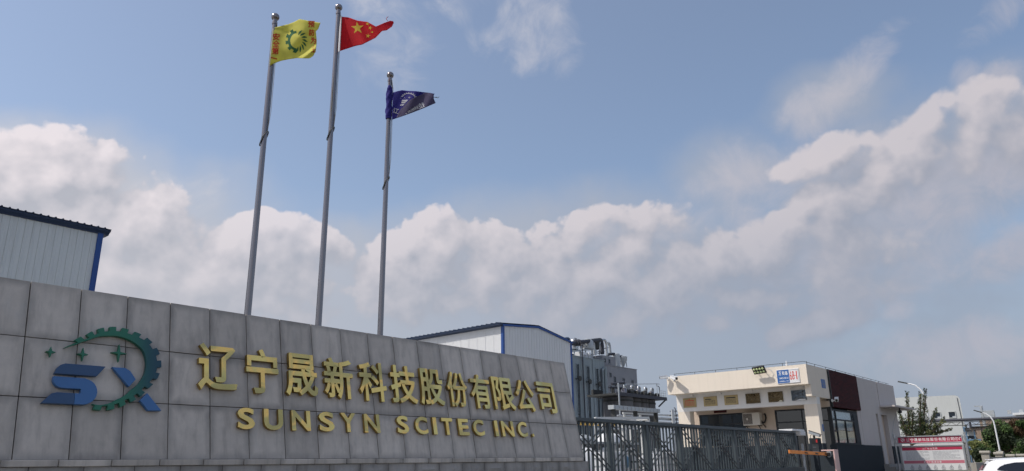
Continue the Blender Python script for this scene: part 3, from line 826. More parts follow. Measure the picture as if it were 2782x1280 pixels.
F1.shape('hoist_hem', [[(165,290),(185,290),(105,1085),(85,1090)]], M['hoist_white'], fy)
for ch, x, y in (('安', 240, 475), ('全', 238, 625), ('第', 222, 780)): F1.text('character', ch, x, y, 150, 150, 3, M['ink_red'], fy, bold=.03)
F1.text('character', '一', 190, 935, 140, 26, 14, M['ink_red'], fy, bold=.03)
for ch, x, y, w_ in (('预', 995, 205, 140), ('防', 1005, 385, 120), ('为', 1035, 555, 120), ('主', 1045, 735, 95)): F1.text('character', ch, x, y, w_, 145, 3, M['ink_red'], fy, bold=.03)
gp = []
for k in range(5):                                                    # left half: toothed wheel rim
    for (f0, r) in ((0, 1.0), (.5, 1.0), (.5, 1.24), (1.0, 1.24)):
        t = R(95+170*(k+f0)/5.0); gp.append((690-215*r*math.cos(t)*-1 if False else 690+205*r*math.cos(t)*1.0, 560-215*r*math.sin(t)))
gin = [(690+150*math.cos(R(95+170*i/14)), 560-165*math.sin(R(95+170*i/14))) for i in range(14, -1, -1)]
qs = []
for i in range(len(gp)-1):
    f0, f1 = i/(len(gp)-1), (i+1)/(len(gp)-1)
    a0, a1 = R(95+170*f0), R(95+170*f1)
    qs.append([gp[i], gp[i+1], (690+150*math.cos(a1), 560-165*math.sin(a1)), (690+150*math.cos(a0), 560-165*math.sin(a0))])
F1.shape('emblem', qs, M['ink_green'], fy)['kind'] = 'stuff'
lv = []
for k in range(8):                                                    # right half: leaf strokes
    t0 = 78-158*k/7.0; pts_o = []; pts_i = []
    for j in range(7):
        f = j/6; a = R(t0-16*f); r = .62+.62*f; wv_ = .115*math.sin(math.pi*min(.96, f+.04))+.01
        pts_o.append((690+180*r*math.cos(a+wv_), 560-205*r*math.sin(a+wv_))); pts_i.append((690+180*r*math.cos(a-wv_), 560-205*r*math.sin(a-wv_)))
    for j in range(6): lv.append([pts_o[j], pts_o[j+1], pts_i[j+1], pts_i[j]])
F1.shape('emblem', lv, M['ink_green'], fy)['kind'] = 'stuff'

# red flag
def dep_r(a, b):
    zc = ptop[1]-1.0; t = a*.8+(b-zc)*.5
    return -.10+.08*math.sin(a*4.5+(b-zc)*1.4)+.07*math.sin(t*11)*min(1, a*1.3)+.02*math.sin(a*17+(b-zc)*9)*min(1,a)+.08*max(0, a-1.0)*math.sin((b-zc)*16)
F2 = Flag(1, 640, 0, 600/1975, dep_r)
fr = F2.cloth('flag', [(951,150),(1010,156),(1090,185),(1180,196),(1255,238),(1330,205),(1385,185),(1412,192)], [(934,457),(1000,435),(1070,412),(1130,400),(1190,370),(1250,340),(1310,278),(1350,272),(1398,240)],
   [(951,150),(942,300),(934,457)], [(1412,192),(1414,208),(1398,240)], M['flag_red'], nu=60, tags=('red national flag with yellow stars streaming from the tallest pole', 'flag', 'flags on the three poles'))
def star5(x, y, r, rot): return [(x+(r if i % 2 == 0 else r*.40)*math.sin(R(36*i+rot)), y-(r if i % 2 == 0 else r*.40)*math.cos(R(36*i+rot))) for i in range(10)]
for (x, y, r, rot) in ((1090, 250, 58, -4), (1180, 213, 17, 12), (1203, 250, 21, 20), (1184, 321, 22, 10), (1222, 288, 13, 30)): F2.shape('star', [star5(x, y, r, rot)], M['ink_yellow'], fr)
part('hoist_band', MB().bar(F2.P(*F2.ab(942, 148), .0), F2.P(*F2.ab(925, 460), .0), .05, .02), M['hoist_white'], fr)
part('loose_thread', MB().tube([F2.P(*F2.ab(1360, 190), .01), F2.P(*F2.ab(1348, 170), .03), F2.P(*F2.ab(1352, 158), .02), F2.P(*F2.ab(1368, 150), .05)], .006, 5), M['ink_red'], fr)

# navy company flag, its lower corner blown back over itself
def dep_b(a, b):
    zc = ptop[2]-1.2
    return -.11+.05*math.sin(a*6+2*(b-zc))+.035*math.sin(a*13-6*(b-zc))*min(1, a*1.5)
F3 = Flag(2, 1040, 230, 170/1831, dep_b)
fb_ = F3.cloth('flag', [(290,235),(430,190),(560,162),(700,180),(960,190),(1200,222),(1400,245),(1520,272)], [(265,1030),(600,915),(900,806),(1200,686),(1380,612),(1548,540)],
   [(290,235),(280,630),(265,1030)], [(1520,272),(1490,300),(1492,420),(1548,540)], M['flag_blue'], tags=('navy blue company flag with white gear emblem, folded over, on the right pole', 'flag', 'flags on the three poles'))
dep0 = F3.depth
F3.depth = lambda a, b: dep0(a, b)-.07-.02*math.sin(a*8+b*5)
fold = F3.cloth('folded_corner', [(640,608),(780,460),(960,368),(1130,290),(1245,225)], [(400,985),(600,918),(900,808),(1200,688),(1546,541)], [(640,608),(520,730),(450,850),(400,985)], [(1245,225),(1400,250),(1478,275),(1490,420),(1546,541)], M['flag_blue_back'], fb_)
for ch, x, y, w_, h_ in (('技', 1125, 610, 190, 150), ('科', 985, 680, 130, 105), ('新', 880, 735, 130, 90), ('晟', 780, 790, 110, 60), ('宁', 690, 850, 70, 45)):
    F3.text('character', ch, x, y, w_, h_, -24, M['ink_white'], fold, flip=True)
F3.depth = dep0
teeth = []
for k in range(9):
    t = R(165-150*k/8.2); t1 = t-R(7); t2 = t-R(9)
    for (a0, a1, r0, r1) in ((t, t1, .97, 1.14), (t, t-R(18), .86, .98)):
        teeth.append([(755+205*r1*math.cos(a0), 385-135*r1*math.sin(a0)), (755+205*r1*math.cos(a1), 385-135*r1*math.sin(a1)), (755+205*r0*math.cos(a1), 385-135*r0*math.sin(a1)), (755+205*r0*math.cos(a0), 385-135*r0*math.sin(a0))])
F3.shape('emblem', teeth, M['ink_white'], fb_)['kind'] = 'stuff'
for (x, y, r) in ((525, 395, 18), (635, 387, 20), (775, 375, 42)): F3.shape('star', [[(x+(r if i % 2 == 0 else r*.25)*math.cos(math.pi*i/4), y+(r if i % 2 == 0 else r*.25)*math.sin(math.pi*i/4)) for i in range(8)]], M['ink_white'], fb_)
for q_ in ([(545,495),(570,445),(745,442),(700,492)], [(535,545),(560,510),(690,497),(640,548)], [(490,612),(530,575),(635,572),(590,618)]): F3.shape('stroke', [q_], M['ink_white'], fb_)
F3.text('character', '辽', 385, 770, 170, 150, 12, M['ink_white'], fb_, flip=False)
part('loose_thread', MB().tube([F3.P(*F3.ab(1495, 370), .01), F3.P(*F3.ab(1560, 378), .03), F3.P(*F3.ab(1620, 392), .02), F3.P(*F3.ab(1650, 350), .05)], .006, 5).tube([F3.P(*F3.ab(1490, 372), .01), F3.P(*F3.ab(1560, 366), .04), F3.P(*F3.ab(1600, 372), .02)], .005, 5), M['rope'], fb_)
mb = MB(); prof = []
zt1, zt0 = F3.ab(230, 40)[1], F3.ab(210, 1010)[1]
for k in range(40):                                                   # hoist end wound round the pole
    z_ = zt0+(zt1-zt0)*k/39; ring = []
    for i in range(18):
        a = 2*math.pi*i/18; r = .078+.010*math.sin(a*2+k*.35)+.006*math.sin(a*3-k*.6); r *= 1 if k < 36 else 1-.1*(k-35)
        ring.append((px_[2]+r*math.cos(a), PY+r*math.sin(a), z_))
    mb.v += ring
mb.f = [(k*18+i, k*18+(i+1)%18, (k+1)*18+(i+1)%18, (k+1)*18+i) for k in range(39) for i in range(18)]
part('wound_hoist', mb, M['flag_blue'], fb_, 50)

# ------------------------------------------------------------------ left shed
def shed_panels(root, m, p0, p1, z0, z1f, n, out, name='wall_panel'):
    """ribbed sheet panels side by side from p0 to p1 (x,y), top given by z1f(t); out is the outward normal"""
    p0, p1 = Vector((*p0, 0)), Vector((*p1, 0)); d = p1-p0; L = d.length; dn = d/L; o = Vector(out)
    for k in range(n):
        a, b = k/n, (k+1)/n; w_ = L/n
        A, B = p0+d*a, p0+d*b; mb = MB()
        prof = [(0, 0), (.012, .022), (.05, .022), (.062, 0), (w_*.5-.02, 0), (w_*.5, .006), (w_*.5+.02, 0), (w_-.004, 0)]
        vs = []
        for (s_, h_) in prof:
            q = A+dn*s_+o*h_; zt_ = z1f((a*L+s_)/L)
            vs += [(q.x, q.y, z0), (q.x, q.y, zt_)]
        qa, qb = A-o*.05, A+dn*(w_-.004)-o*.05
        vs += [(qb.x, qb.y, z0), (qb.x, qb.y, z1f(b)), (qa.x, qa.y, z0), (qa.x, qa.y, z1f(a))]
        m_ = len(vs)//2; fs = [(2*i, 2*((i+1) % m_), 2*((i+1) % m_)+1, 2*i+1) for i in range(m_)]
        fs += [tuple(2*i for i in range(m_-1, -1, -1)), tuple(2*i+1 for i in range(m_))]
        mb.add(vs, fs); part(name, mb, m, root)
sl = thing('warehouse', (0, 36, .9), 'pale ribbed sheet shed with dark blue eaves, beyond the left end of the wall', 'warehouse')
YL = 30.0; XC = 10.72; ZE = 10.45; XA = -6.0
part('back_wall', MB().box(XA, XC-.05, YL+.1, YL+14, .9, ZE-.06), M['white_sheet'], sl)
shed_panels(sl, M['white_sheet'], (XA, YL), (XC-.12, YL), .9, lambda t: ZE-.02, 66, (0,-1,0))
part('corner_trim', MB().box(XC-.17, XC+.03, YL-.06, YL+.25, .9, ZE-.06), M['blue_trim'], sl, bev=.01)
part('eave_trim', MB().prism([(-.05, -.10), (-.07, -.05), (-.22, .02), (-.22, .085), (.4, .09), (.4, -.10)], (XA, YL, ZE), (0,1,0), (0,0,1), (XC+.22-XA, 0, 0)), M['blue_roof'], sl)
mb = MB(); vs = []; pit = .25; n_ = int((XC+.22-XA)/pit)
ramp_ = lambda s_: ZE+.15+s_*.1
row = []
for k in range(n_):
    x0 = XA+k*pit
    row += [(x0, 0), (x0+.16, 0), (x0+.18, .04), (x0+.215, .04), (x0+.235, 0)]
row.append((XC+.22, 0))
for (y_, z_) in ((YL-.27, 0), (YL+14, 1.4)):
    vs += [(x, y_, ZE+.10+h+z_) for x, h in row]
k_ = len(row); mb.add(vs, [(i, i+1, k_+i+1, k_+i) for i in range(k_-1)])
rf = part('roof', mb, M['blue_roof'], sl)
md = rf.modifiers.new('thickness', 'SOLIDIFY'); md.thickness = .02

# ------------------------------------------------------------------ middle shed, gable towards the road
YM = 45.0; sc_ = YM/50
X0, X1, XR = 57.808*sc_, 69.958*sc_, 63.75*sc_
ZE2 = 1.5+(15.467-1.5)*sc_; ZR2 = 1.5+(15.988-1.5)*sc_; ZE3 = 1.5+(14.987-1.5)*sc_
sm = thing('warehouse', ((X0+X1)/2, YM+10, .9), 'white sheet shed with royal blue trims, its gable showing above the wall near the gate', 'warehouse')
sm['group'] = sl['group'] = 'blue trimmed sheet warehouses'
YB = YM+48
gt = lambda t: (ZE2+(ZR2-ZE2)*min(1, (t*(X1-X0))/(XR-X0)) if X0+t*(X1-X0) <= XR else ZR2+(ZE3-ZR2)*((X0+t*(X1-X0)-XR)/(X1-XR)))-.06
part('core', MB().prism([(X0+.06, .9), (X1-.06, .9), (X1-.06, ZE3-.1), (XR, ZR2-.1), (X0+.06, ZE2-.1)], (0, YM+.06, 0), (1,0,0), (0,0,1), (0, YB-YM-.1, 0)), M['white_sheet2'], sm)
shed_panels(sm, M['white_sheet2'], (X0+.1, YM), (X1-.05, YM), .9, gt, 26, (0,-1,0))
shed_panels(sm, M['white_sheet2'], (X0, YB), (X0, YM+.1), .9, lambda t: ZE2-.05, 44, (-1,0,0))
part('corner_trim', MB().box(X0-.05, X0+.17, YM-.06, YM+.22, .9, ZE2-.1), M['blue_trim'], sm)
part('corner_trim', MB().box(X1-.22, X1+.03, YM-.05, YM+.2, .9, ZE3-.1), M['blue_trim'], sm)
for (a, b) in (((X0-.1, ZE2), (XR, ZR2)), ((XR, ZR2), (X1+.12, ZE3-.02))):
    part('verge_trim', MB().bar((a[0], YM-.08, a[1]), (b[0], YM-.08, b[1]), .12, .19), M['blue_trim'], sm)
part('eave_trim', MB().prism([(.0, -.10), (-.50, .02), (-.50, .2), (0, .2)], (X0, YM-.1, ZE2), (1,0,0), (0,0,1), (0, YB-YM, 0)), M['blue_roof'], sm)
mb = MB(); row = []; pit = .62; y = YM-.1
while y < YB: row += [(y, 0), (y+.40, 0), (y+.45, .10), (y+.53, .10), (y+.58, 0)]; y += pit
vs = []
for (x_, z_) in ((X0-.55, ZE2+.16), (XR, ZR2+.2)): vs += [(x_, y_, z_+h) for y_, h in row]
k_ = len(row); mb.add(vs, [(i, i+1, k_+i+1, k_+i) for i in range(k_-1)])
vs = [(x_, y_, z_+h) for (x_, z_) in ((XR, ZR2+.2), (X1+.2, ZE3+.12)) for y_, h in row]
mb.add(vs, [(i, i+1, k_+i+1, k_+i) for i in range(k_-1)])
rf = part('roof', mb, M['blue_roof'], sm); md = rf.modifiers.new('thickness', 'SOLIDIFY'); md.thickness = .02
part('vent', MB().lathe((X1-.05, YM+.5, ZE3+.1), [(.05, 0), (.3, .1), (.34, .35), (.2, .5)], 12), M['blue_roof'], sm, 50)

# ------------------------------------------------------------------ factory block behind
YF = 70.0
fx = thing('factory_building', (106, YF+8, .9), 'blue grey factory block with tall slot windows and shiny rooftop pipework', 'building')
k_ = 360/1016
def q_(x, y): return (1500+x*k_, 860+y*k_)
def fy_(x, y, Y=YF): return at_y(*q_(x, y), Y)
XL, XM, XRR = 88, 107.43, 118.4
ZA, ZB = 18.25, 17.6
part('wall', MB().box(XL, XM, YF, YF+18, .9, ZA), M['factory'], fx)
part('wall', MB().box(XM+.0, XRR, YF+.25, YF+18, .9, ZB+.1), M['factory_side'], fx)
part('parapet', MB().box(XL, XM+.08, YF-.12, YF+.2, ZA-.02, ZA+.12), M['factory'], fx)
part('parapet', MB().box(XM+.085, XRR+.08, YF+.15, YF+.5, ZB+.08, ZB+.2), M['factory_side'], fx)
for (xa, xb, zt_) in ((99.0, 99.75, 17.0), (101.9, 102.7, 16.9), (104.65, 105.35, 16.75)):
    fr_ = part('window_slot', MB().box(xa-.12, xa, YF-.1, YF+.1, .9, zt_+.1).box(xb, xb+.12, YF-.1, YF+.1, .9, zt_+.1).box(xa, xb, YF-.1, YF+.1, zt_, zt_+.1), M['factory'], fx)
    part('pane', MB().box(xa, xb, YF-.03, YF+.05, 1.0, zt_), M['slot'], fr_)
    for z_ in (6, 9, 12, 15): part('transom', MB().box(xa, xb, YF-.06, YF-.034, z_, z_+.12), M['frame_grey'], fr_)
for x_ in (97.3, 100.9, 103.7): part('pilaster', MB().box(x_, x_+.5, YF-.15, YF, .9, ZA-.03), M['factory'], fx)
part('curved_flue', MB().tube([(106.3, YF-.3, .9), (106.3, YF-.3, 16.6), (106.9, YF-.2, 17.0)], .18, 10, .6).tube([(107.1, YF-.35, .9), (107.1, YF-.35, 17.2)], .28, 10), M['factory'], fx, 50)
part('drain_pipe', MB().tube([(100.5, YF-.35, .9), (100.5, YF-.35, 20.5)], .10, 8), M['dark_pipe'], fx, 50)
part('drain_pipe', MB().tube([(105.75, YF-.3, .9), (105.75, YF-.3, 16.4), (105.95, YF-.3, 16.8)], .09, 8), M['dark_pipe'], fx, 50)
for (x_, z_) in ((98.75, 14.6), (101.6, 14.3), (104.4, 14.1)):
    part('wall_fan', MB().cyl((x_, YF, z_), (x_, YF-.7, z_), .08, .08).lathe((x_, YF-.7, z_), [(.1, -.1), (.4, .05), (.42, .25), (.1, .3)], 12, (0,-1,0)), M['rust_dark'], fx, 50)
def fwin(x_, z_, w_, h_, y_=YF+.25):
    f = part('window', MB().box(x_-.06, x_+w_+.06, y_-.08, y_+.02, z_-.1, z_).box(x_-.06, x_+w_+.06, y_-.08, y_+.02, z_+h_, z_+h_+.08).box(x_-.06, x_, y_-.08, y_+.02, z_, z_+h_).box(x_+w_, x_+w_+.06, y_-.08, y_+.02, z_, z_+h_), M['factory_side'], fx)
    part('pane', MB().box(x_, x_+w_, y_-.03, y_+.06, z_, z_+h_), M['slot'], f)
for z_ in (15.75, 13.5, 11.4, 9.2):
    fwin(107.95, z_, .55, .75); fwin(109.25, z_-.05, .55, .75)
for (x_, z_, h_) in ((110.55, 14.2, 1.7), (113.4, 14.3, 1.5), (116.4, 14.3, 1.4)): fwin(x_, z_, .62, h_)
part('penthouse', MB().box(103.4, 107.5, YF+2.2, YF+6, ZA-.05, ZA+1.45), M['white_sheet2'], fx)
part('penthouse', MB().box(107.55, 111.7, YF+.4, YF+6, ZB+.05, ZB+1.75), M['factory_side'], fx)
fwin(108.0, ZB+.55, .5, .7, YF+.4); fwin(109.4, ZB+.5, .5, .7, YF+.4)
# rooftop pipework
Yp = YF+2.0
def rp_(x, y, Y=Yp): return at_y(1540+x*180/2133, 900+y*180/2133, Y)
part('header_pipe', MB().tube([rp_(60, 410, YF+1), rp_(400, 360, YF+1.2), rp_(1090, 275, YF+2), rp_(1130, 420, YF+2), rp_(1140, 740, YF+2)], .36, 12, .9), M['dark_pipe'], fx, 50)
for (x_, y_) in ((300, 370), (380, 365)): part('flange', MB().cyl(rp_(x_, y_, YF+1.1)-Vector((.12,0,0)), rp_(x_, y_, YF+1.1)+Vector((.12,0,0)), .55, .55, 14), M['dark_pipe'], fx, 50)
part('vent_hook', MB().tube([rp_(290, 330), rp_(300, 235), rp_(250, 222)], .07, 6).tube([rp_(315, 330), rp_(315, 240)], .07, 6), M['dark_pipe'], fx, 50)
part('silver_duct', MB().tube([rp_(325, 640), rp_(325, 500), rp_(370, 430), rp_(560, 415), rp_(570, 520), rp_(620, 570)], .26, 12, .8), M['galv'], fx, 50)
part('silver_duct', MB().tube([rp_(440, 560), rp_(450, 440), rp_(520, 420), rp_(545, 520)], .20, 12, .6), M['galv'], fx, 50)
part('silver_duct', MB().tube([rp_(770, 345), rp_(845, 350), rp_(880, 420), rp_(880, 560), rp_(895, 760)], .22, 12, .6), M['galv'], fx, 50)
part('silver_duct', MB().tube([rp_(905, 340), rp_(925, 420), rp_(925, 760)], .2, 12, .5), M['pale_metal'], fx, 50)
part('silver_duct', MB().tube([rp_(1100, 290), rp_(1230, 275), rp_(1265, 400), rp_(1295, 780)], .22, 12, .9), M['galv'], fx, 50)
part('silver_duct', MB().tube([rp_(1290, 380), rp_(1350, 370), rp_(1375, 470), rp_(1400, 720)], .24, 12, .6), M['pale_metal'], fx, 50)
part('silver_duct', MB().tube([rp_(1065, 350), rp_(1040, 420), rp_(1010, 500), rp_(1000, 570)], .2, 12, .6), M['galv'], fx, 50)
part('dark_duct', MB().tube([rp_(1310, 760), rp_(1400, 735), rp_(1530, 735), rp_(1575, 790), rp_(1560, 850)], .26, 12, .7), M['dark_pipe'], fx, 50)
part('dark_duct', MB().tube([rp_(1630, 815), rp_(1780, 805), rp_(1830, 860)], .2, 12, .5), M['dark_pipe'], fx, 50)
part('vessel', MB().lathe(rp_(230, 620), [(.2, 0), (.75, .2), (.8, 1.4), (.5, 1.9), (.2, 2.0)], 16), M['galv'], fx, 45)
part('vessel', MB().lathe(rp_(690, 560), [(.9, -.1), (.95, .1), (.95, 1.2), (.6, 1.6), (.3, 1.7)], 16), M['pale_metal'], fx, 45)
part('vessel', MB().lathe(rp_(950, 560), [(.3, -.2), (.6, .0), (.62, 1.2), (.3, 1.5)], 16), M['rust_dark'], fx, 45)
part('roof_platform', MB().bar(rp_(200, 640), rp_(800, 585), .9, .28).bar(rp_(240, 640), rp_(240, 760), .14).bar(rp_(810, 560), rp_(820, 770), .22).bar(rp_(440, 630), rp_(450, 780), .16).bar(rp_(600, 620), rp_(610, 800), .14), M['pale_metal'], fx)
part('roof_plinth', MB().box(98.6, 103.2, YF+3.2, YF+6, ZA-.02, ZA+1.1), M['rust_dark'], fx)
for (x_, y_) in ((545, 800), (590, 810), (720, 800)): part('mushroom_vent', MB().lathe(rp_(x_, y_, YF+1), [(.12, -.4), (.12, .1), (.3, .15), (.32, .4), (.15, .6)], 12), M['tank_white'], fx, 50)
for (x_, y_) in ((1220, 520), (1100, 660), (980, 640)): part('strut', MB().bar(rp_(x_-110, y_+60), rp_(x_+110, y_), .12).bar(rp_(x_-60, y_-120), rp_(x_-50, y_+100), .12), M['dark_pipe'], fx)
c_ = rp_(1800, 940)
part('cyclone', MB().lathe(c_, [(.15, -1.3), (.55, -.4), (.8, .0), (.85, .65), (.5, .8), (.2, .85)], 16), M['pale_metal'], fx, 45)
part('cyclone', MB().lathe(rp_(1590, 990), [(.7, -1.0), (.75, .6), (.72, 1.4), (.3, 1.6)], 16), M['pale_metal'], fx, 45)
part('roof_railing', MB().tube([rp_(1680, 1100), rp_(1670, 930), rp_(1700, 900)], .05, 6).tube([rp_(1720, 1110), rp_(1715, 980), rp_(1800, 960)], .05, 6).tube([rp_(1870, 985), rp_(1910, 990), rp_(1930, 1150)], .07, 6).tube([rp_(1640, 1090), rp_(1630, 900)], .07, 6), M['dark_pipe'], fx, 50)

# ------------------------------------------------------------------ silos with a loaded platform
YS = 48.0
slab_ = ['nearest stained concrete silo under the machine platform', 'second stained concrete silo from the factory wall', 'third stained concrete silo from the factory wall', 'farthest stained concrete silo, at the platform end']
sx0 = [(77.6, 81.44), (80.0, 83.18), (82.2, 85.03), (84.0, 86.8)]
for i, (xa, xb) in enumerate(sx0):
    yc = YS+2.2; r = 1.85; xc = 79.6+i*2.95 if i else 79.55
    xc = xb-.55-(.0 if i else 1.2)
    t = thing('silo', (xc, yc, .9), slab_[i], 'silo', 'concrete silos under the platform')
    part('shell', MB().cyl((xc, yc, .9), (xc, yc, 9.22), r if not i else 1.3, None, 28), M['silo'], t, 50)
    part('band', MB().lathe((xc, yc, 8.8), [((r if not i else 1.3)-.05, -.1), ((r if not i else 1.3)+.07, -.1), ((r if not i else 1.3)+.07, .1), ((r if not i else 1.3)-.05, .1)], 28), M['rust_dark'], t, 50)
pf = thing('silo_platform', (82, YS+2, 9.28), 'dark steel platform crowded with pumps and bent pipes on top of the silos', 'platform')
part('deck', MB().box(76.2, 88.3, YS+.2, YS+4.4, 9.28, 9.5), M['rust_dark'], pf)
part('deck_edge', MB().box(76.2, 88.3, YS+.08, YS+.195, 9.2, 9.62), M['dark_pipe'], pf)
part('rear_screen', MB().box(77.0, 79.2, YS+4.0, YS+4.3, 9.5, 10.2), M['rust_dark'], pf)
part('bracket', MB().bar((88.2, YS+.3, 9.28), (86.9, YS+.6, 8.4), .14).bar((88.2, YS+3, 9.28), (86.9, YS+3, 8.4), .14), M['rust_dark'], pf)
for i in range(5):
    x_ = 79.6+i*1.65
    part('pump', MB().lathe((x_, YS+1.2, 9.5), [(.2, 0), (.38, .08), (.4, .6), (.28, .8), (.12, .85)], 14), M['steel'] if i % 2 == 0 else M['rust_dark'], pf, 45)
    part('pump_motor', MB().cyl((x_+.55, YS+.8, 9.85), (x_+1.15, YS+.8, 9.85), .28, .28, 12).box(x_+.5, x_+1.2, YS+.6, YS+1, 9.5, 9.6), M['rust_dark'], pf, 45)
    part('bent_pipe', MB().tube([(x_+.1, YS+1.2, 10.2), (x_+.1, YS+1.2, 10.75), (x_+.8, YS+1.3, 10.75), (x_+.9, YS+1.5, 9.9), (x_+.9, YS+2.4, 9.3)], .13, 8, .4), M['galv'] if i in (1, 2, 3) else M['pale_metal'], pf, 50)
    part('bent_pipe', MB().tube([(x_-.5, YS+2.6, 9.3), (x_-.5, YS+2.6, 10.5), (x_+.2, YS+2.8, 10.5), (x_+.2, YS+2.8, 9.4)], .10, 8, .3), M['rust_dark'], pf, 50)
part('header_pipe', MB().tube([(76.4, YS+.9, 10.6), (79, YS+.9, 10.9), (80.2, YS+1.6, 11.2), (81.5, YS+2, 10.6)], .14, 8, .4).tube([(76.3, YS+1.2, 10.2), (79.3, YS+1.3, 10.35)], .12, 8), M['dark_pipe'], pf, 50)
part('railing', MB().tube([(81, YS+2.6, 11.0), (86.2, YS+.3, 11.25), (86.9, YS+.3, 11.25)], .05, 6).tube([(86.2, YS+.3, 9.5), (86.2, YS+.3, 11.25)], .045, 6), M['pale_metal'], pf, 50)
mb = MB()
for x_ in (86.6, 87.1, 87.6, 88.2): mb.bar((x_, YS+.2, 9.5), (x_, YS+.2, 10.4), .04)
for z_ in (9.8, 10.1, 10.4): mb.bar((86.6, YS+.2, z_), (88.2, YS+.2, z_), .04)
part('guard_rail', mb, M['pale_metal'], pf)
part('vent_hook', MB().tube([(87.0, YS+.4, 9.5), (87.0, YS+.4, 10.9), (86.6, YS+.4, 11.0)], .06, 6), M['dark_pipe'], pf, 50)
solo('stand_pipe', MB().tube([(76.0, YS-.3, .9), (76.0, YS-.3, 10.6)], .10, 8), M['pale_metal'], 'thin pale stand pipe rising in front of the dark silo bay', 'pipe', None, 50)

# ------------------------------------------------------------------ yard steelwork seen over and through the gate
tr_ = thing('cable_tray', (50, 30, .9), 'long corrugated grey cable duct on posts, just below the silos', 'duct')
part('duct', MB().box(47.0, 53.8, 30, 30.5, 5.28, 5.58), M['pale_metal'], tr_)
for i in range(12): part('cover_rib', MB().box(47.2+i*.56, 47.25+i*.56, 29.96, 29.998, 5.28, 5.58), M['galv'], tr_)
for x_ in (47.3, 50.4, 53.5): part('post', MB().box(x_-.08, x_+.08, 30.1, 30.4, .9, 5.28), M['rust_dark'], tr_)
rk = thing('pipe_rack', (48, 28.5, .9), 'white steel pipe rack with a braced side frame, nearest the gate', 'pipe rack')
YR = 28.5
ra, rb = at_y(*q_(330, 772), YR), at_y(*q_(722, 757), YR)
part('top_beam', MB().bar((ra.x, YR, ra.z-.08), (rb.x+.3, YR, ra.z+.2), .16, .18), M['lattice_white'], rk)
part('lower_beam', MB().bar((ra.x, YR, ra.z-.75), (rb.x+.3, YR, ra.z-.55), .12, .12), M['lattice_white'], rk)
for i in range(9):
    x_ = ra.x+(rb.x-ra.x)*(i/8)
    part('post', MB().box(x_-.06, x_+.06, YR-.06, YR+.06, .9 if i % 4 == 0 else ra.z-.7, ra.z+.0), M['lattice_white'], rk)
    if i < 8: part('brace', MB().bar((x_, YR, ra.z-.62), (x_+(rb.x-ra.x)/8, YR, ra.z-.02), .05), M['lattice_white'], rk)
part('end_frame', MB().bar((rb.x+.3, YR, .9), (rb.x+.3, YR, ra.z+.15), .14).bar((rb.x+.3, YR+1.6, .9), (rb.x+.3, YR+1.6, ra.z+.1), .14).bar((rb.x+.3, YR, ra.z+.1), (rb.x+.3, YR+1.6, ra.z+.1), .12), M['lattice_white'], rk)
rk2 = thing('pipe_rack', (52, 31, .9), 'second pale steel pipe rack carrying thin pipes, left of the guardhouse', 'pipe rack')
rk['group'] = rk2['group'] = 'steel pipe racks in the yard'
za = at_y(*q_(600, 745), 31).z
for z_, m_ in ((za, 'lattice_white'), (za-.35, 'pale_metal'), (za-.75, 'lattice_white')): part('beam', MB().bar((49.8, 31, z_), (58.6, 31, z_+.12), .10, .14), M[m_], rk2)
for x_ in (50, 52.4, 55, 57.6): part('post', MB().box(x_-.07, x_+.07, 30.93, 31.07, .9, za+.05), M['lattice_white'], rk2)
for z_, r in ((za-.18, .07), (za-.55, .09), (za-.95, .06)): part('pipe', MB().tube([(49.5, 31.3, z_), (59, 31.3, z_+.08)], r, 8), M['galv'], rk2, 50)
part('green_valve', MB().box(52.5, 54.6, 30.8, 31.3, za-.5, za-.12), M['rust_dark'], rk2)
st = thing('ladder_cage', (57.5, 30.5, .9), 'white caged ladder standing left of the guardhouse column', 'ladder')
la, lb = at_y(*q_(918, 712), 30.5), at_y(*q_(955, 708), 30.5)
part('panel', MB().box(la.x-.05, la.x+.42, 30.5, 30.56, .9, la.z), M['lattice_white'], st)
for i in range(12): part('rung', MB().tube([(la.x+.5+.32*math.cos(a), 30.6+.32*math.sin(a), la.z-.12-i*.32) for a in [R(-120+30*j) for j in range(11)]], .03, 5), M['dark_pipe'], st)
part('rail', MB().tube([(la.x+.82, 30.6, .9), (la.x+.82, 30.6, la.z+.1), (la.x+.45, 30.5, la.z+.15)], .04, 6, .2), M['dark_pipe'], st)
# yellow gas line
yp_ = thing('gas_pipe', (43, 30.5, .9), 'yellow gas pipe running behind the left end of the gate', 'pipe')
z_ = at_y(*q_(300, 828), 29.5).z
part('pipe', MB().tube([(38, 29.5, z_), (46.2, 29.5, z_+.06)], .12, 10), M['yellow'], yp_, 50)
for x_ in (40, 45.6): part('support', MB().box(x_-.06, x_+.06, 29.44, 29.56, .9, z_-.1), M['pale_metal'], yp_)
# plant standing in the yard: vessels, totes, a shed, pallets
def vessel(x, y, r, h, lab, m='tank_white'):
    t = thing('tank', (x, y, .9), lab, 'tank', 'tanks standing in the yard')
    part('shell', MB().lathe((x, y, .9), [(r, .25), (r, h), (r*.8, h+.16), (r*.3, h+.26), (.02, h+.27)], 22), M[m], t, 45)
    part('manhole', MB().cyl((x, y, .9+h+.2), (x, y, .9+h+.42), r*.25, None, 12), M['galv'], t, 45)
    for a in range(4): part('leg', MB().bar((x+r*.7*math.cos(a*1.57+.78), y+r*.7*math.sin(a*1.57+.78), .9), (x+r*.7*math.cos(a*1.57+.78), y+r*.7*math.sin(a*1.57+.78), 1.2), .1), M['pale_metal'], t)
    return t
vessel(28.2, 19.6, .62, 1.0, 'squat white tank seen through the second gate bay')
vessel(30.1, 20.4, .55, .75, 'small white tank right of the squat tank behind the gate')
vessel(24.5, 18.6, .40, 1.15, 'slim pale tank seen through the first gate bay', 'pale_metal')
vessel(36.5, 26.0, .95, 2.0, 'tall grey tank standing behind the pipe rack posts', 'pale_metal')
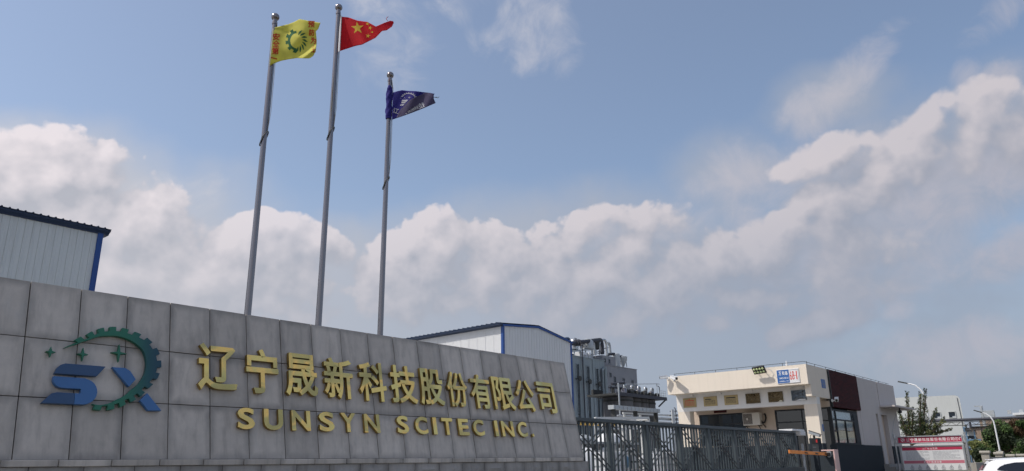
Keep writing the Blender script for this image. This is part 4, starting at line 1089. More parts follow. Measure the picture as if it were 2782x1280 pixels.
vessel(41.5, 27.0, .8, 2.2, 'white upright tank nearest the guardhouse column')
def tote(x, y, lab):
    t = thing('tote', (x, y, .9), lab, 'container', 'caged liquid totes behind the gate')
    part('bottle', MB().box(x-.48, x+.48, y-.48, y+.48, 1.04, 1.95), M['tank_white'], t, bev=.06)
    mb = MB()
    for k in range(6):
        a = -.5+k*.2
        for (p, q) in (((x+a, y-.5), 0), ((x+a, y+.5), 0), ((x-.5, y+a), 0), ((x+.5, y+a), 0)): mb.bar((p[0], p[1], 1.02), (p[0], p[1], 2.0), .022)
    for z_ in (1.1, 1.4, 1.7, 2.0):
        mb.bar((x-.5, y-.5, z_), (x+.5, y-.5, z_), .022).bar((x-.5, y+.5, z_), (x+.5, y+.5, z_), .022).bar((x-.5, y-.5, z_), (x-.5, y+.5, z_), .022).bar((x+.5, y-.5, z_), (x+.5, y+.5, z_), .022)
    c = part('cage', mb, M['galv'], t); c['kind'] = 'stuff'
    part('pallet', MB().box(x-.52, x+.52, y-.52, y+.52, .98, 1.03).box(x-.52, x+.52, y-.5, y-.38, .9, .979).box(x-.52, x+.52, y+.38, y+.5, .9, .979), M['rust_dark'], t)
for (x, y, lab) in ((26.4, 17.2, 'caged white tote standing low behind the second gate bay'), (32.6, 18.4, 'caged white tote behind the third gate bay, left one'), (34.2, 18.6, 'caged white tote behind the third gate bay, right one')): tote(x, y, lab)
ps = thing('pump_shed', (33.5, 24, .9), 'low grey pump shelter with pipes behind the gate', 'shed')
part('wall', MB().box(29.5, 38.5, 23.4, 25.4, .9, 2.5), M['factory_side'], ps)
part('roof', MB().box(29.3, 38.7, 23.1, 25.6, 2.5, 2.62), M['pale_metal'], ps)
for i in range(7): part('front_pipe', MB().tube([(30+i*1.25, 23.2, .95), (30+i*1.25, 23.2, 2.3+.3*(i % 2)), (30.8+i*1.25, 23.25, 2.3+.3*(i % 2)), (30.8+i*1.25, 23.25, .95)], .07+.03*(i % 3 == 0), 8, .25), M['galv' if i % 2 else 'tank_white'], ps, 50)
fr2 = thing('valve_stand', (34, 21.5, .9), 'knee high steel frame of white valves and pipes behind the gate', 'valve stand')
for z_ in (1.15, 1.55, 1.95): part('rail', MB().bar((24, 21.6, z_), (38, 21.6, z_), .09), M['lattice_white' if z_ != 1.55 else 'rust_dark'], fr2)
for i in range(12): part('post', MB().bar((24.2+i*1.25, 21.6, .9), (24.2+i*1.25, 21.6, 2.25), .07), M['pale_metal'], fr2)
for i in range(8): part('valve', MB().lathe((25+i*1.6, 21.5, 1.55), [(.05, -.3), (.16, -.2), (.2, 0), (.16, .2), (.05, .3)], 10), M['tank_white' if i % 3 else 'blue_steel'], fr2, 45)
yb = thing('site_cabin', (47, 26.5, .9), 'dark blue grey cabin glimpsed behind the left gate bay', 'cabin')
part('wall', MB().box(27.5, 34.5, 28.2, 31, .9, 3.4), M['factory'], yb)
part('door', MB().box(29.4, 30.3, 28.15, 28.198, .9, 3.0), M['base_dark'], yb)
part('roof', MB().box(27.3, 34.7, 28.0, 31.2, 3.4, 3.52), M['pale_metal'], yb)

# ------------------------------------------------------------------ sliding gate
GY = 10.8
ga = thing('sliding_gate', (22.4, GY, .9), 'long grey blue sliding gate of close upright bars with crossed braces', 'gate')
gx0, gx1 = 14.2, 30.12
part('top_rail', MB().box(gx0, 29.75, GY-.07, GY+.07, 2.497, 2.583), M['gate'], ga, bev=.006)
part('bottom_rail', MB().box(gx0, gx1, GY-.09, GY+.09, 1.03, 1.252), M['gate'], ga, bev=.008)
for x_ in (15.4, 20, 25, 29.5): part('wheel', MB().cyl((x_, GY-.05, .99), (x_, GY+.05, .99), .09, None, 16), M['black'], ga, 50)
pitch = 1.893; p0_ = 16.61
me_post = MB().box(-.062, .062, -.05, .05, 0, 1.244).mesh('post'); bevel(me_post, .012); me_post.materials.append(M['gate'])
me_bar = MB().box(-.027, .027, -.02, .02, 0, 1.244).mesh('bar'); bevel(me_bar, .012); me_bar.materials.append(M['gate'])
arc_m = MB().tube([(.058*math.cos(R(a)), 0, .058*math.sin(R(a))) for a in range(0, 181, 30)], .016, 5).mesh('arch'); arc_m.materials.append(M['gate'])
gl_ = ORG[ga.name]
for k in range(-1, 8):
    x_ = p0_+k*pitch
    if k < 7: link('post', me_post, None, ga, Vector((x_, GY, 1.2525))-gl_)
    for j in range(1, 10):
        xb_ = x_+pitch*j/10
        if xb_ > 29.6: break
        link('bar', me_bar, None, ga, Vector((xb_, GY, 1.2525))-gl_)
        if j < 9: link('arch', arc_m, None, ga, Vector((xb_+pitch/20, GY, 2.43))-gl_)
    if k < 7:
        xe = min(x_+pitch, 29.6); f = (xe-x_)/pitch
        for s_ in (-1, 1):
            yb_ = GY+s_*.06
            for o_ in (0, .13):
                if s_ < 0: part('brace', MB().bar((x_+.08, yb_, 2.47-o_), (x_+(pitch-.08)*f, yb_, 1.40-o_+(1-f)*1.0), .02, .026), M['gate_dark'], ga)
                else: part('brace', MB().bar((x_+.08, yb_, 1.40-o_), (x_+(pitch-.08)*f, yb_, 2.47-o_-(1-f)*1.0), .02, .026), M['gate_dark'], ga)
part('end_post', MB().box(29.62, 29.80, GY-.07, GY+.07, 1.2525, 2.496), M['gate'], ga, bev=.008)
gp_ = thing('gate_guide', (30.2, GY, .9), 'dark guide post with pale cap box catching the right end of the gate', 'gate post')
part('column', MB().box(29.95, 30.45, GY+.12, GY+.42, .9, 2.5), M['base_dark'], gp_, bev=.01)
part('cap', MB().box(29.3, 30.6, GY-.12, GY+.42, 2.586, 2.66), M['white_metal'], gp_, bev=.01)
part('roller_box', MB().box(30.1, 30.62, GY-.14, GY+.1, 2.43, 2.584), M['white_metal'], gp_, bev=.015)
part('guide_rod', MB().box(30.22, 30.34, GY-.10, GY-.04, .9, 2.12), M['pale_metal'], gp_)

# ------------------------------------------------------------------ guardhouse
gh = thing('guardhouse', (39.5, 14.4, .9), 'cream flat roofed guardhouse with deep fascia, open porch and a red brown panel', 'guardhouse')
G0, XF, XW, XI, YN, YX = 11.0, 32.71, 33.50, 35.26, 17.73, 17.75
ZT, ZFB, ZBM, ZSO = 5.475, 4.63, 3.835, 4.135
part('fascia', MB().box(XF, XF+.25, G0, YX, ZFB, ZT).box(XF+.25, 35.4, G0, G0+.25, ZSO, ZT).box(XF+.25, XW, G0+.25, YX, ZFB+.002, ZFB+.16), M['stucco'], gh)
part('roof', MB().box(XF+.25, 43.3, G0+.25, YX, ZT-.35, ZT-.12), M['concrete'], gh)
part('beam', MB().box(XW, XW+.42, G0+.004, YX-.02, ZBM, ZFB), M['stucco_white'], gh)  # whiter than the fascia: overhang shade put into the beam's colour
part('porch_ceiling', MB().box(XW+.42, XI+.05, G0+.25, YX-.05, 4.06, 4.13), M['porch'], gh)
part('column', MB().box(XW+.003, XW+.44, G0+.006, G0+.58, 2.182, ZBM), M['stucco'], gh)
part('column', MB().box(XW+.003, XW+.44, 17.08, 17.70, 2.182, ZBM), M['stucco'], gh)
for (ya, yb_) in ((G0-.012, G0+.6), (17.06, 17.72)): part('column_base', MB().box(XW-.015, XW+.46, ya, yb_, .9, 2.181), M['base_dark'], gh)
# inner front wall with openings
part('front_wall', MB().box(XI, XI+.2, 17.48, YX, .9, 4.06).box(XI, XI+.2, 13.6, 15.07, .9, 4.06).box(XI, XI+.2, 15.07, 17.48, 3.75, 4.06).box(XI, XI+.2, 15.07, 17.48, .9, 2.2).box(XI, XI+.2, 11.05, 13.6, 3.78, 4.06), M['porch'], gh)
part('front_plinth', MB().box(XI-.03, XI-.003, 13.62, YX, .9, 2.18), M['base_dark'], gh)
def fwindow(ya, yb_, z0, z1, muls, trans, gmat='glass_dark'):
    w_ = part('window', MB().box(XI+.02, XI+.10, ya, ya+.07, z0, z1).box(XI+.02, XI+.10, yb_-.07, yb_, z0, z1).box(XI+.02, XI+.10, ya+.07, yb_-.07, z1-.07, z1).box(XI+.02, XI+.10, ya+.07, yb_-.07, z0, z0+.07), M['frame_dark'], gh)
    part('pane', MB().box(XI+.05, XI+.06, ya+.07, yb_-.07, z0+.07, z1-.07), M[gmat], w_)
    for y_ in muls: part('mullion', MB().box(XI+.025, XI+.095, y_-.025, y_+.025, z0+.07, z1-.07), M['frame_dark'], w_)
    for z_ in trans: part('transom', MB().box(XI+.022, XI+.098, ya+.07, yb_-.07, z_-.03, z_+.03), M['frame_dark'], w_)
fwindow(15.07, 17.48, 2.2, 3.75, (15.75,), (3.25,))
fwindow(11.12, 13.6, .95, 3.78, (12.35,), (3.2,))
part('room_back', MB().box(38.5, 38.6, G0+.3, YX-.1, .9, 4.06).box(XI+.25, 38.5, G0+.3, YX-.1, .9, .95), M['base_dark'], gh)
part('lamp_strip', MB().box(XI-.08, XI-.02, 15.97, 16.62, 3.80, 3.95), M['brown'], gh)
# side towards the road
part('corner_pier', MB().box(XI-.04, XI+.06, G0+.0, G0+.1, 2.17, 3.79), M['frame_dark'], gh)
sw = part('side_window', MB().box(XI+.062, 39.2, G0+.04, G0+.12, 3.64, 3.72).box(XI+.062, 39.2, G0+.04, G0+.12, 2.175, 2.24).box(38.55, 39.2, G0+.04, G0+.12, 2.24, 3.64).box(XI+.062, XI+.11, G0+.04, G0+.12, 2.24, 3.64), M['frame_grey'], gh)
for x_ in (35.93,): part('mullion', MB().box(x_-.04, x_+.04, G0+.035, G0+.115, 2.24, 3.64), M['frame_grey'], sw)
part('mullion', MB().box(37.22, 37.29, G0+.037, G0+.113, 2.24, 3.22), M['frame_grey'], sw)
part('mullion', MB().box(38.3, 38.36, G0+.037, G0+.113, 3.28, 3.64), M['frame_grey'], sw)
part('transom', MB().box(XI+.11, 38.55, G0+.03, G0+.118, 3.22, 3.28), M['frame_grey'], sw)
part('transom', MB().box(XI+.11, 35.89, G0+.032, G0+.116, 2.72, 2.78), M['frame_grey'], sw)
for (xa, xb) in ((XI+.11, 35.89), (35.97, 38.55)): part('pane', MB().box(xa, xb, G0+.06, G0+.068, 2.24, 3.22).box(xa, xb, G0+.06, G0+.068, 3.28, 3.64), M['glass'], sw)
part('blind', MB().box(XI+.14, 35.87, G0+.10, G0+.105, 2.24, 2.70).box(36.0, 37.2, G0+.10, G0+.105, 2.24, 2.78).box(37.3, 38.5, G0+.10, G0+.105, 2.24, 2.76), M['blind'], sw)  # plain cream sheets behind the lower panes
part('upper_blind', MB().box(XI+.14, 35.87, G0+.13, G0+.135, 2.8, 3.62).box(36.0, 38.5, G0+.13, G0+.135, 2.8, 3.62), M['pale_blind'], sw)  # added sheets, their colour painting the sky's reflection
part('side_plinth', MB().box(XI-.05, 42.36, G0-.05, G0+.25, .9, 2.16), M['base_dark'], gh)
part('sill', MB().box(XI-.05, 39.3, G0-.07, G0+.03, 2.161, 2.174), M['frame_grey'], gh)
part('cladding_panel', MB().box(35.402, 39.64, G0-.06, G0+.2, 3.80, 5.468), M['brown'], gh)
part('panel_edge', MB().box(35.36, 35.401, G0-.08, G0+.1, 3.78, 5.471), M['frame_dark'], gh)
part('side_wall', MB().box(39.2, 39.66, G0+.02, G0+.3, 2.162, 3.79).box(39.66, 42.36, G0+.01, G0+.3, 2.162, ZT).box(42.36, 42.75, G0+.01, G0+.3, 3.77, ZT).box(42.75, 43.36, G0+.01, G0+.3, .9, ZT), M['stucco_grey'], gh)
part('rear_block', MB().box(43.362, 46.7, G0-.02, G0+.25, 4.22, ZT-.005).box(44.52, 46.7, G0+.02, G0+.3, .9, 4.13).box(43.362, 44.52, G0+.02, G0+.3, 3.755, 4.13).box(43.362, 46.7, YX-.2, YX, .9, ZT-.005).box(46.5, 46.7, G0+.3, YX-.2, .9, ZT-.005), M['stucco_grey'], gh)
part('rear_roof', MB().box(43.36, 46.5, G0+.25, YX-.2, ZT-.4, ZT-.15), M['concrete'], gh)
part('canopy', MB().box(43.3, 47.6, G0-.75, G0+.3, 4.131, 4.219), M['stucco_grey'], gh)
part('rear_plinth', MB().box(44.53, 46.72, G0-.03, G0+.015, .9, 2.15), M['base_dark'], gh)
part('door', MB().box(42.37, 42.74, G0+.22, G0+.26, .9, 3.76), M['porch'], gh)
part('door', MB().box(43.37, 44.51, G0+.22, G0+.26, .9, 3.75), M['porch'], gh)
for i in range(3): part('step', MB().box(42.2, 45.2, G0-.9+i*.3, G0-.601+i*.3, .85, .97+i*.14), M['concrete'], gh, bev=.01)
part('canopy_lamp', MB().cyl((44.8, G0-.6, 4.13), (44.8, G0-.6, 3.98), .04).lathe((44.8, G0-.6, 3.86), [(.03, -.02), (.10, .02), (.10, .1), (.05, .14)], 12), M['black'], gh, 45)
part('hanging_cable', MB().tube([(44.85, G0-.5, 4.13), (45.2, G0-.1, 3.4), (45.1, G0, 2.9), (44.7, G0-.01, 2.5)], .012, 5), M['pale_metal'], gh)
# roof wire on short stays
ws = [(XF+.1, YX-.1), (XF+.1, G0+.12), (46.5, G0+.12)]
part('lightning_wire', MB().tube([(XF+.1, YX-.35, ZT+.12), (XF+.1, G0+.12, ZT+.13), (46.4, G0+.12, ZT+.10)], .011, 5), M['rust_dark'], gh)
for i in range(7): part('wire_stay', MB().tube([(XF+.1, YX-.4-i*1.06, ZT), (XF+.1, YX-.4-i*1.06, ZT+.13)], .011, 5), M['rust_dark'], gh)
for i in range(9): part('wire_stay', MB().tube([(34.2+i*1.45, G0+.12, ZT), (34.2+i*1.45, G0+.12, ZT+.12)], .011, 5), M['rust_dark'], gh)
part('roof_bell', MB().lathe((XF+.2, 11.9, ZT), [(.06, 0), (.05, .08), (.03, .16), (.02, .24)], 10), M['tank_white'], gh, 50)
part('soffit_lamp', MB().box(XW-.22, XW-.12, 12.0, 12.12, ZFB-.10, ZFB-.002), M['stucco_white'], gh)
for y_ in (13.75, 15.3, 16.75): part('soffit_lamp', MB().box(XW-.22, XW-.12, y_, y_+.12, ZFB-.09, ZFB-.002), M['stucco_white'], gh)
part('column_notice', MB().box(XW+.25, XW+.42, G0-.006, G0+.003, 2.68, 2.98), M['sign_blue'], gh)

# plaques on the beam
LX, NX = Vector((0,-1,0)), Vector((-1,0,0)); UZ = Vector((0,0,1))
pls = [(17.366, 16.678, 'plaque_gold', 'gold plaque with reddish writing, leftmost of the six'), (16.288, 15.60, 'plaque_gold', 'gold plaque with faint dark lines, second from the left'), (15.235, 14.563, 'plaque_gold', 'gold plaque with a bold dark heading, third from the left'),
       (14.17, 13.502, 'plaque_bronze', 'dark bronze plaque under crumpled film, left of two bronze ones'), (13.112, 12.446, 'plaque_bronze', 'dark bronze plaque with a pale emblem pair'), (12.059, 11.413, 'plaque_slate', 'bluish black plaque nearest the guardhouse corner')]
for i, (ya, yb_, m_, lab) in enumerate(pls):
    z0, z1 = 4.02, 4.465; xo = XW-.03
    t = thing('plaque', (XW-.02, (ya+yb_)/2, z0), lab+' on the guardhouse beam', 'plaque', 'plaques on the guardhouse beam')
    part('plate', MB().box(xo, XW-.001, yb_, ya, z0, z1), M[m_], t, bev=.008)
    o_ = Vector((xo-.003, ya, z0)); W_ = ya-yb_; mb = MB()
    def line(a0, a1, b0, b1): mb.prism([(a0*W_, b0), (a1*W_, b0), (a1*W_, b1), (a0*W_, b1)], o_, LX, UZ, NX*.002)
    if i < 3:
        m2 = ('red_ink', 'rust_dark', 'black')[i]
        rr = random.Random(i)
        line(.15 if i != 1 else .12, .85 if i != 1 else .6, .30, .335 if i != 2 else .35)
        if i == 0: line(.44, .56, .37, .40)
        for z_ in (.24, .19, .14, .09):
            a = .12
            while a < .84:
                b = a+rr.uniform(.05, .16); line(a, min(b, .88), z_, z_+.018); a = b+.025
        part('writing', mb, M[m2], t)['kind'] = 'stuff'
    else:
        f = part('frame', MB().prism([(.0, 0), (W_, 0), (W_, .03), (0, .03)], o_, LX, UZ, NX*.012).prism([(.0, .445), (W_, .445), (W_, .415), (0, .415)], o_, LX, UZ, NX*.012).prism([(.0, .031), (.04, .031), (.04, .414), (0, .414)], o_, LX, UZ, NX*.012).prism([(W_-.04, .031), (W_, .031), (W_, .414), (W_-.04, .414)], o_, LX, UZ, NX*.012), M['plaque_bronze' if i < 5 else 'plaque_slate'], t)
        if i == 4:
            letter(mb, '36', o_, LX, UZ, NX, (.30, .40, .32, .37)) if False else [line(.40+.16*k, .48+.16*k, .33, .37) for k in range(2)]
            part('emblem', mb, M['white_ink'], t)
        # wrinkled protective film
        r2 = random.Random(40+i); mb2 = MB(); nx, nz = 14, 10
        for b in range(nz+1):
            for a in range(nx+1):
                u_, v_ = .05+.9*a/nx, .04+.92*b/nz
                e = min(a, nx-a, b, nz-b)/3.0
                mb2.v.append(tuple(o_+LX*(u_*W_)+UZ*(v_*.445)+NX*(.006+min(1, e)*.02*(1+mnoise.noise(Vector((u_*6+i*5, v_*6, abs(u_-v_)*4)))))))
        mb2.f = [(b*(nx+1)+a, b*(nx+1)+a+1, (b+1)*(nx+1)+a+1, (b+1)*(nx+1)+a) for b in range(nz) for a in range(nx)]
        part('film', mb2, M['plaque_bronze' if i < 5 else 'plaque_slate'], t)
        if i > 3: part('torn_corner', MB().prism([(.62*W_ if i == 4 else .2*W_, .004), (.95*W_, .004), (.93*W_, .05), (.8*W_ if i == 4 else .55*W_, .055)], o_-Vector((.013,0,0)), LX, UZ, NX*.002), M['blind' if i == 4 else 'white_ink'], t)

# street number sign
t = thing('street_sign', (XF-.02, 11.8, 4.72), 'blue and white street number sign on the guardhouse fascia', 'sign')
ya, yb_, z0, z1 = 12.31, 11.33, 4.72, 5.325; o_ = Vector((XF-.03, ya, z0)); W_ = ya-yb_; H_ = z1-z0
part('plate', MB().box(XF-.029, XF-.001, yb_, ya, z0, z1), M['sign_white'], t, bev=.006)
part('blue_field', MB().prism([(.012, .02), (W_*.555, .02), (W_*.555, H_-.02), (.012, H_-.02)], o_, LX, UZ, NX*.002), M['sign_blue'], t)
o2 = o_+NX*.0035
for k, ch in enumerate('万和路'): part('character', letter(MB(), ch, o2, LX, UZ, NX, (.09+k*.145, .20+k*.145, .355, .525), 0, .02), M['white_ink'], t)
part('romanised_name', letter(MB(), 'WAN HE LU', o2, LX, UZ, NX, (.10, .50, .19, .27), 0, .02), M['white_ink'], t)
part('postcode_line', letter(MB(), '邮政编码:111000', o2, LX, UZ, NX, (.10, .50, .07, .125), 0, .01), M['white_ink'], t)
for k, ch in enumerate('68-1'):
    x_ = (.575, .685, .79, .865)[k]; w_ = (.095, .095, .05, .04)[k]
    part('digit', letter(MB(), ch, o2, LX, UZ, NX, (x_*W_, x_*W_+w_, .13 if ch != '-' else .29, .50 if ch != '-' else .325), 0, .0), M['red_ink'], t)
part('rim', MB().prism([(W_*.56, H_-.05), (W_-.03, H_-.05), (W_-.03, H_-.04), (W_*.56, H_-.04)], o_, LX, UZ, NX*.004).prism([(W_-.04, .05), (W_-.03, .05), (W_-.03, H_-.051), (W_-.04, H_-.051)], o_, LX, UZ, NX*.004), M['grey_ink'], t)
# small blue plate on the side
t = thing('wall_plate', (34.65, G0-.01, 4.57), 'small blue plate with pale writing on the guardhouse side', 'sign')
part('plate', MB().box(34.40, 34.90, G0-.02, G0-.001, 4.57, 4.96), M['sign_blue'], t, bev=.004)
o_ = Vector((34.40, G0-.0215, 4.57)); NY = Vector((0,-1,0))
part('writing', letter(letter(letter(MB(), '门卫', o_, WX, UZ, NY, (.12, .40, .28, .36), 0, .01), '值班', o_, WX, UZ, NY, (.12, .40, .13, .24), 0, .01), '24', o_, WX, UZ, NY, (.12, .40, .04, .09), 0, .01), M['grey_ink'], t)['kind'] = 'stuff'

# floodlight, cameras, air conditioner
t = thing('floodlight', (XF-.2, 13.0, 5.2), 'black eight lens floodlight above the fascia, left of the street sign', 'floodlight')
c0 = Vector((XF-.30, 12.98, 5.345)); fa = Vector((-.80, 0, -.60)).normalized(); fu = Vector((-.60, 0, .80)); fl = Vector((0,-1,.06)).normalized(); fu = fa.cross(fl)*-1; fu = fu if fu.z > 0 else -fu
part('housing', MB().obox(c0-fa*.04, fa*.04, fl*.28, fu*.175), M['black'], t, bev=.01)
for i in range(4):
    for j in range(2):
        part('lens', MB().lathe(c0+fl*(-.195+i*.13)+fu*(-.075+j*.15), [(.052, .0), (.05, .02), (.03, .034), (.008, .038)], 12, fa), M['lamp_lens'], t, 50)
part('bracket', MB().bar(c0-fa*.08+fl*.18, Vector((XF, 12.80, 5.28)), .025).bar(c0-fa*.08-fl*.18, Vector((XF, 13.16, 5.28)), .025), M['black'], t)
part('cable', MB().tube([c0-fa*.08+fl*.28, c0+fl*.45+Vector((.18,0,.0)), Vector((XF-.02, 12.42, 5.15)), Vector((XF-.015, 12.34, 5.0))], .012, 5, .1), M['white_metal'], t)
def cctv(lab, mount, out, aim, dark=True, sz=1.0):
    mount, out, aim = Vector(mount), Vector(out).normalized(), Vector(aim).normalized()
    t = thing('security_camera', mount, lab, 'camera', 'security cameras on the guardhouse')
    e = mount+out*.22*sz
    part('arm', MB().tube([mount, mount+out*.12*sz, e], .025*sz, 8), M['white_metal'], t, 50)
    part('mount_plate', MB().cyl(mount, mount+out*.02, .06*sz, None, 12), M['white_metal'], t, 50)
    u_ = Vector((0,0,1)); s_ = aim.cross(u_).normalized(); v_ = s_.cross(aim)
    c = e+aim*.08*sz+v_*.05*sz
    part('body', MB().obox(c, aim*.19*sz, s_*.065*sz, v_*.06*sz), M['white_metal'], t, bev=.015)
    part('hood', MB().obox(c+v_*.066*sz+aim*.03*sz, aim*.2*sz, s_*.075*sz, v_*.006), M['white_metal'], t)
    part('lens', MB().cyl(c+aim*.188*sz, c+aim*.215*sz, .05*sz, None, 14), M['black'], t, 50)
cctv('white security camera on the fascia, far left corner, aimed right', (XF, 17.35, 5.32), (-1,-.2,.1), (-.5,-1,-.32), sz=1.15)
cctv('white security camera on the fascia edge aimed left along the gate', (XF, 17.66, 5.38), (-1,.1,.1), (-.5,.9,-.1), sz=1.0)
cctv('white and black security camera on the porch corner by the red brown panel', (35.30, G0-.08, 4.05), (-.3,-1,0), (-1,-.25,-.28), sz=1.1)
t = thing('air_conditioner', (XI-.4, 14.6, 3.05), 'cream outdoor air conditioning unit on brackets between the porch windows', 'air conditioner')
a0, a1, z0, z1 = 14.18, 15.02, 3.12, 3.70; xa = XI-.42
part('casing', MB().box(xa, XI-.08, a0, a1, z0, z1), M['ac_body'], t, bev=.02)
part('fan_grille', MB().box(xa-.012, xa-.001, a0+.37, a1-.03, z0+.05, z1-.05), M['ac_grille'], t)
mb = MB()
for k in range(9): mb.box(xa-.02, xa-.0125, a0+.385, a1-.045, z0+.075+k*.052, z0+.083+k*.052)
part('guard_wires', mb, M['ac_body'], t)['kind'] = 'stuff'
part('fan', MB().cyl((xa-.0215, a0+.61, (z0+z1)/2), (xa-.024, a0+.61, (z0+z1)/2), .05, None, 14), M['ac_body'], t)
part('bracket', MB().bar((xa, a0+.12, z0-.02), (XI, a0+.12, z0-.02), .035).bar((xa+.08, a0+.12, z0-.03), (XI, a0+.12, z0-.24), .03), M['black'], t)
part('bracket', MB().bar((xa, a1-.12, z0-.02), (XI, a1-.12, z0-.02), .035).bar((xa+.08, a1-.12, z0-.03), (XI, a1-.12, z0-.24), .03), M['black'], t)
part('hose', MB().tube([(xa+.2, a0, z0+.12), (xa+.22, a0-.12, z0+.1), (XI-.05, a0-.16, z0+.3), (XI-.02, a0-.12, z0+.52), (XI+.02, a0-.05, z0+.5)], .035, 8, .08).tube([(xa+.2, a0, z0+.2), (xa+.22, a0-.07, z0+.0), (XI-.05, a0-.1, z0-.1)], .025, 8, .05), M['black'], t, 50)

# ------------------------------------------------------------------ boom barrier and plate reader
t = thing('boom_barrier', (29.6, 9.5, .9), 'boom barrier with orange arm lowered from a dark pink edged cabinet', 'barrier')
cbx0, cbx1, cby0, cby1, cbz = 29.35, 29.78, 9.30, 9.66, 1.86
part('cabinet', MB().box(cbx0, cbx1-.06, cby0+.004, cby1, .86, cbz-.05), M['base_dark'], t, bev=.01)
part('front_cover', MB().box(cbx0-.02, cbx1, cby0-.05, cby0, .86, cbz-.052), M['pink'], t, bev=.012)
part('lid', MB().box(cbx0-.025, cbx1+.01, cby0-.055, cby1+.06, cbz-.05, cbz), M['pink'], t, bev=.015)
for z_ in (1.745, 1.67): part('badge', MB().lathe((cbx0-.001, 9.46, z_), [(.085, 0), (.085, .004), (.07, .008)], 18, (-1,0,0)), M['pale_metal'], t)
az_ = 1.735
part('arm', MB().bar((25.5, 9.5, az_+.045), (29.33, 9.5, az_-.03), .045, .11), M['orange'], t, bev=.008)
for x_ in (26.9, 27.95, 28.95): part('arm_mark', MB().bar((x_, 9.47, az_-.005-(x_-27)*.02+.02), (x_+.28, 9.47, az_-.025-(x_-27)*.02+.02), .01, .045), M['black'], t)
part('arm_bracket', MB().box(29.15, 29.36, 9.40, 9.60, 1.62, 1.76), M['black'], t)
t = thing('plate_reader', (30.13, 10.2, .9), 'dark green number plate reader column with a camera on top and a display', 'camera column')
part('post', MB().box(30.03, 30.2, 10.1, 10.26, .9, 1.78), M['base_dark'], t)
part('case', MB().box(29.98, 30.28, 9.98, 10.34, 1.76, 2.31), M['base_dark'], t, bev=.015)
part('display', MB().box(29.965, 29.979, 10.0, 10.24, 1.80, 2.08), M['gate_dark'], t)
part('display', MB().box(29.965, 29.979, 10.0, 10.24, 2.10, 2.29), M['black'], t)
part('red_led', MB().box(29.96, 29.964, 10.02, 10.08, 2.14, 2.25), M['led_red'], t)
part('display_line', MB().box(29.96, 29.964, 10.1, 10.22, 1.965, 1.98).box(29.96, 29.964, 10.02, 10.22, 1.815, 1.825), M['grey_ink'], t)
c = Vector((30.1, 10.15, 2.47)); aim = Vector((.15, -.93, -.36)).normalized(); s_ = aim.cross(UZ).normalized(); v_ = s_.cross(aim)
part('camera_neck', MB().tube([(30.1, 10.17, 2.30), (30.1, 10.17, 2.42)], .045, 8).tube([(30.02, 10.28, 2.31), (30.02, 10.28, 2.4), (30.06, 10.25, 2.44)], .012, 5), M['black'], t, 50)
part('camera', MB().obox(c, aim*.21, s_*.06, v_*.055), M['pale_metal'], t, bev=.015)
part('camera_hood', MB().obox(c+v_*.062+aim*.02, aim*.25, s_*.075, v_*.007), M['rust_dark'], t)
part('camera_lens', MB().cyl(c+aim*.208, c+aim*.235, .045, None, 12), M['black'], t, 50)

# ------------------------------------------------------------------ notice board
XB = 42.0; f_ = XB/40
t = thing('notice_board', (XB, 8.6, .9), 'silver framed notice board with a crimson company header, right of the guardhouse', 'notice board')
def by(v): return v*f_
def bz(v): return 1.5+(v-1.5)*f_
y0, y1 = 9.625*f_, 6.85*f_
zt_, zb_, z2 = bz(2.517), bz(2.17), bz(2.035)
W_ = y0-y1
def bb(a0, a1, z0, z1, x0=0, x1=.05): return MB().box(XB+x0, XB+x1, y0-a1, y0-a0, z0, z1)
part('header_frame', MB().box(XB-.05, XB+.12, y1, y0, zt_-.05, zt_).box(XB-.05, XB+.12, y1, y0, zb_, zb_+.05).box(XB-.05, XB+.12, y1, y1+.05, zb_+.05, zt_-.05).box(XB-.05, XB+.12, y0-.05, y0, zb_+.05, zt_-.05), M['galv'], t, bev=.006)
part('header_panel', MB().box(XB-.01, XB+.08, y1+.05, y0-.05, zb_+.05, zt_-.05), M['crimson'], t)
o_ = Vector((XB-.012, y0, zb_)); hh = zt_-zb_
for k, ch in enumerate('辽宁晟新科技股份有限公司①门'):
    a = .435+k*.178*W_/2.90
    part('character', letter(MB(), ch, o_, LX, UZ, NX, (a, a+.15, .105, hh-.105), 0, .015), M['white_ink'], t)
part('emblem', MB().prism([(.17,.18), (.24,.09), (.33,.18), (.31,.21), (.24,.13), (.19,.2)], o_, LX, UZ, NX*.003).prism([(.15,.22), (.2,.27), (.31,.27), (.36,.22), (.36,.12), (.345,.12), (.34,.21), (.3,.25), (.21,.25), (.165,.215)], o_, LX, UZ, NX*.003).prism([(.21,.2), (.29,.24), (.3,.22), (.22,.18)], o_-Vector((.004,0,0)), LX, UZ, NX*.003), M['white_ink'], t)['kind'] = 'stuff'
ya_, yb_ = 9.50*f_, 6.93*f_
zb0 = .95
part('panel_frame', MB().box(XB-.04, XB+.12, yb_-.07, ya_+.09, z2, z2+.055).box(XB-.04, XB+.12, ya_, ya_+.09, zb0, z2-.001).box(XB-.04, XB+.12, yb_-.07, yb_, zb0, z2-.001), M['galv'], t, bev=.006)
part('panel', MB().box(XB, XB+.05, yb_, ya_, zb0, z2-.001), M['board'], t)
PW_ = ya_-yb_; o_ = Vector((XB-.002, ya_, 0))
part('band', MB().box(XB-.004, XB-.001, yb_+.02, ya_-.03, z2-.175, z2-.03), M['crimson'], t)
part('band', MB().box(XB-.004, XB-.001, yb_+.02, ya_-.03, z2-.80, z2-.66), M['rose'], t)
o3 = Vector((XB-.0055, ya_, 0))
for k, ch in enumerate('入厂安全须知'): part('character', letter(MB(), ch, o3, LX, UZ, NX, (.95+k*.115, 1.035+k*.115, z2-.15, z2-.06), 0, .01), M['white_ink'], t)
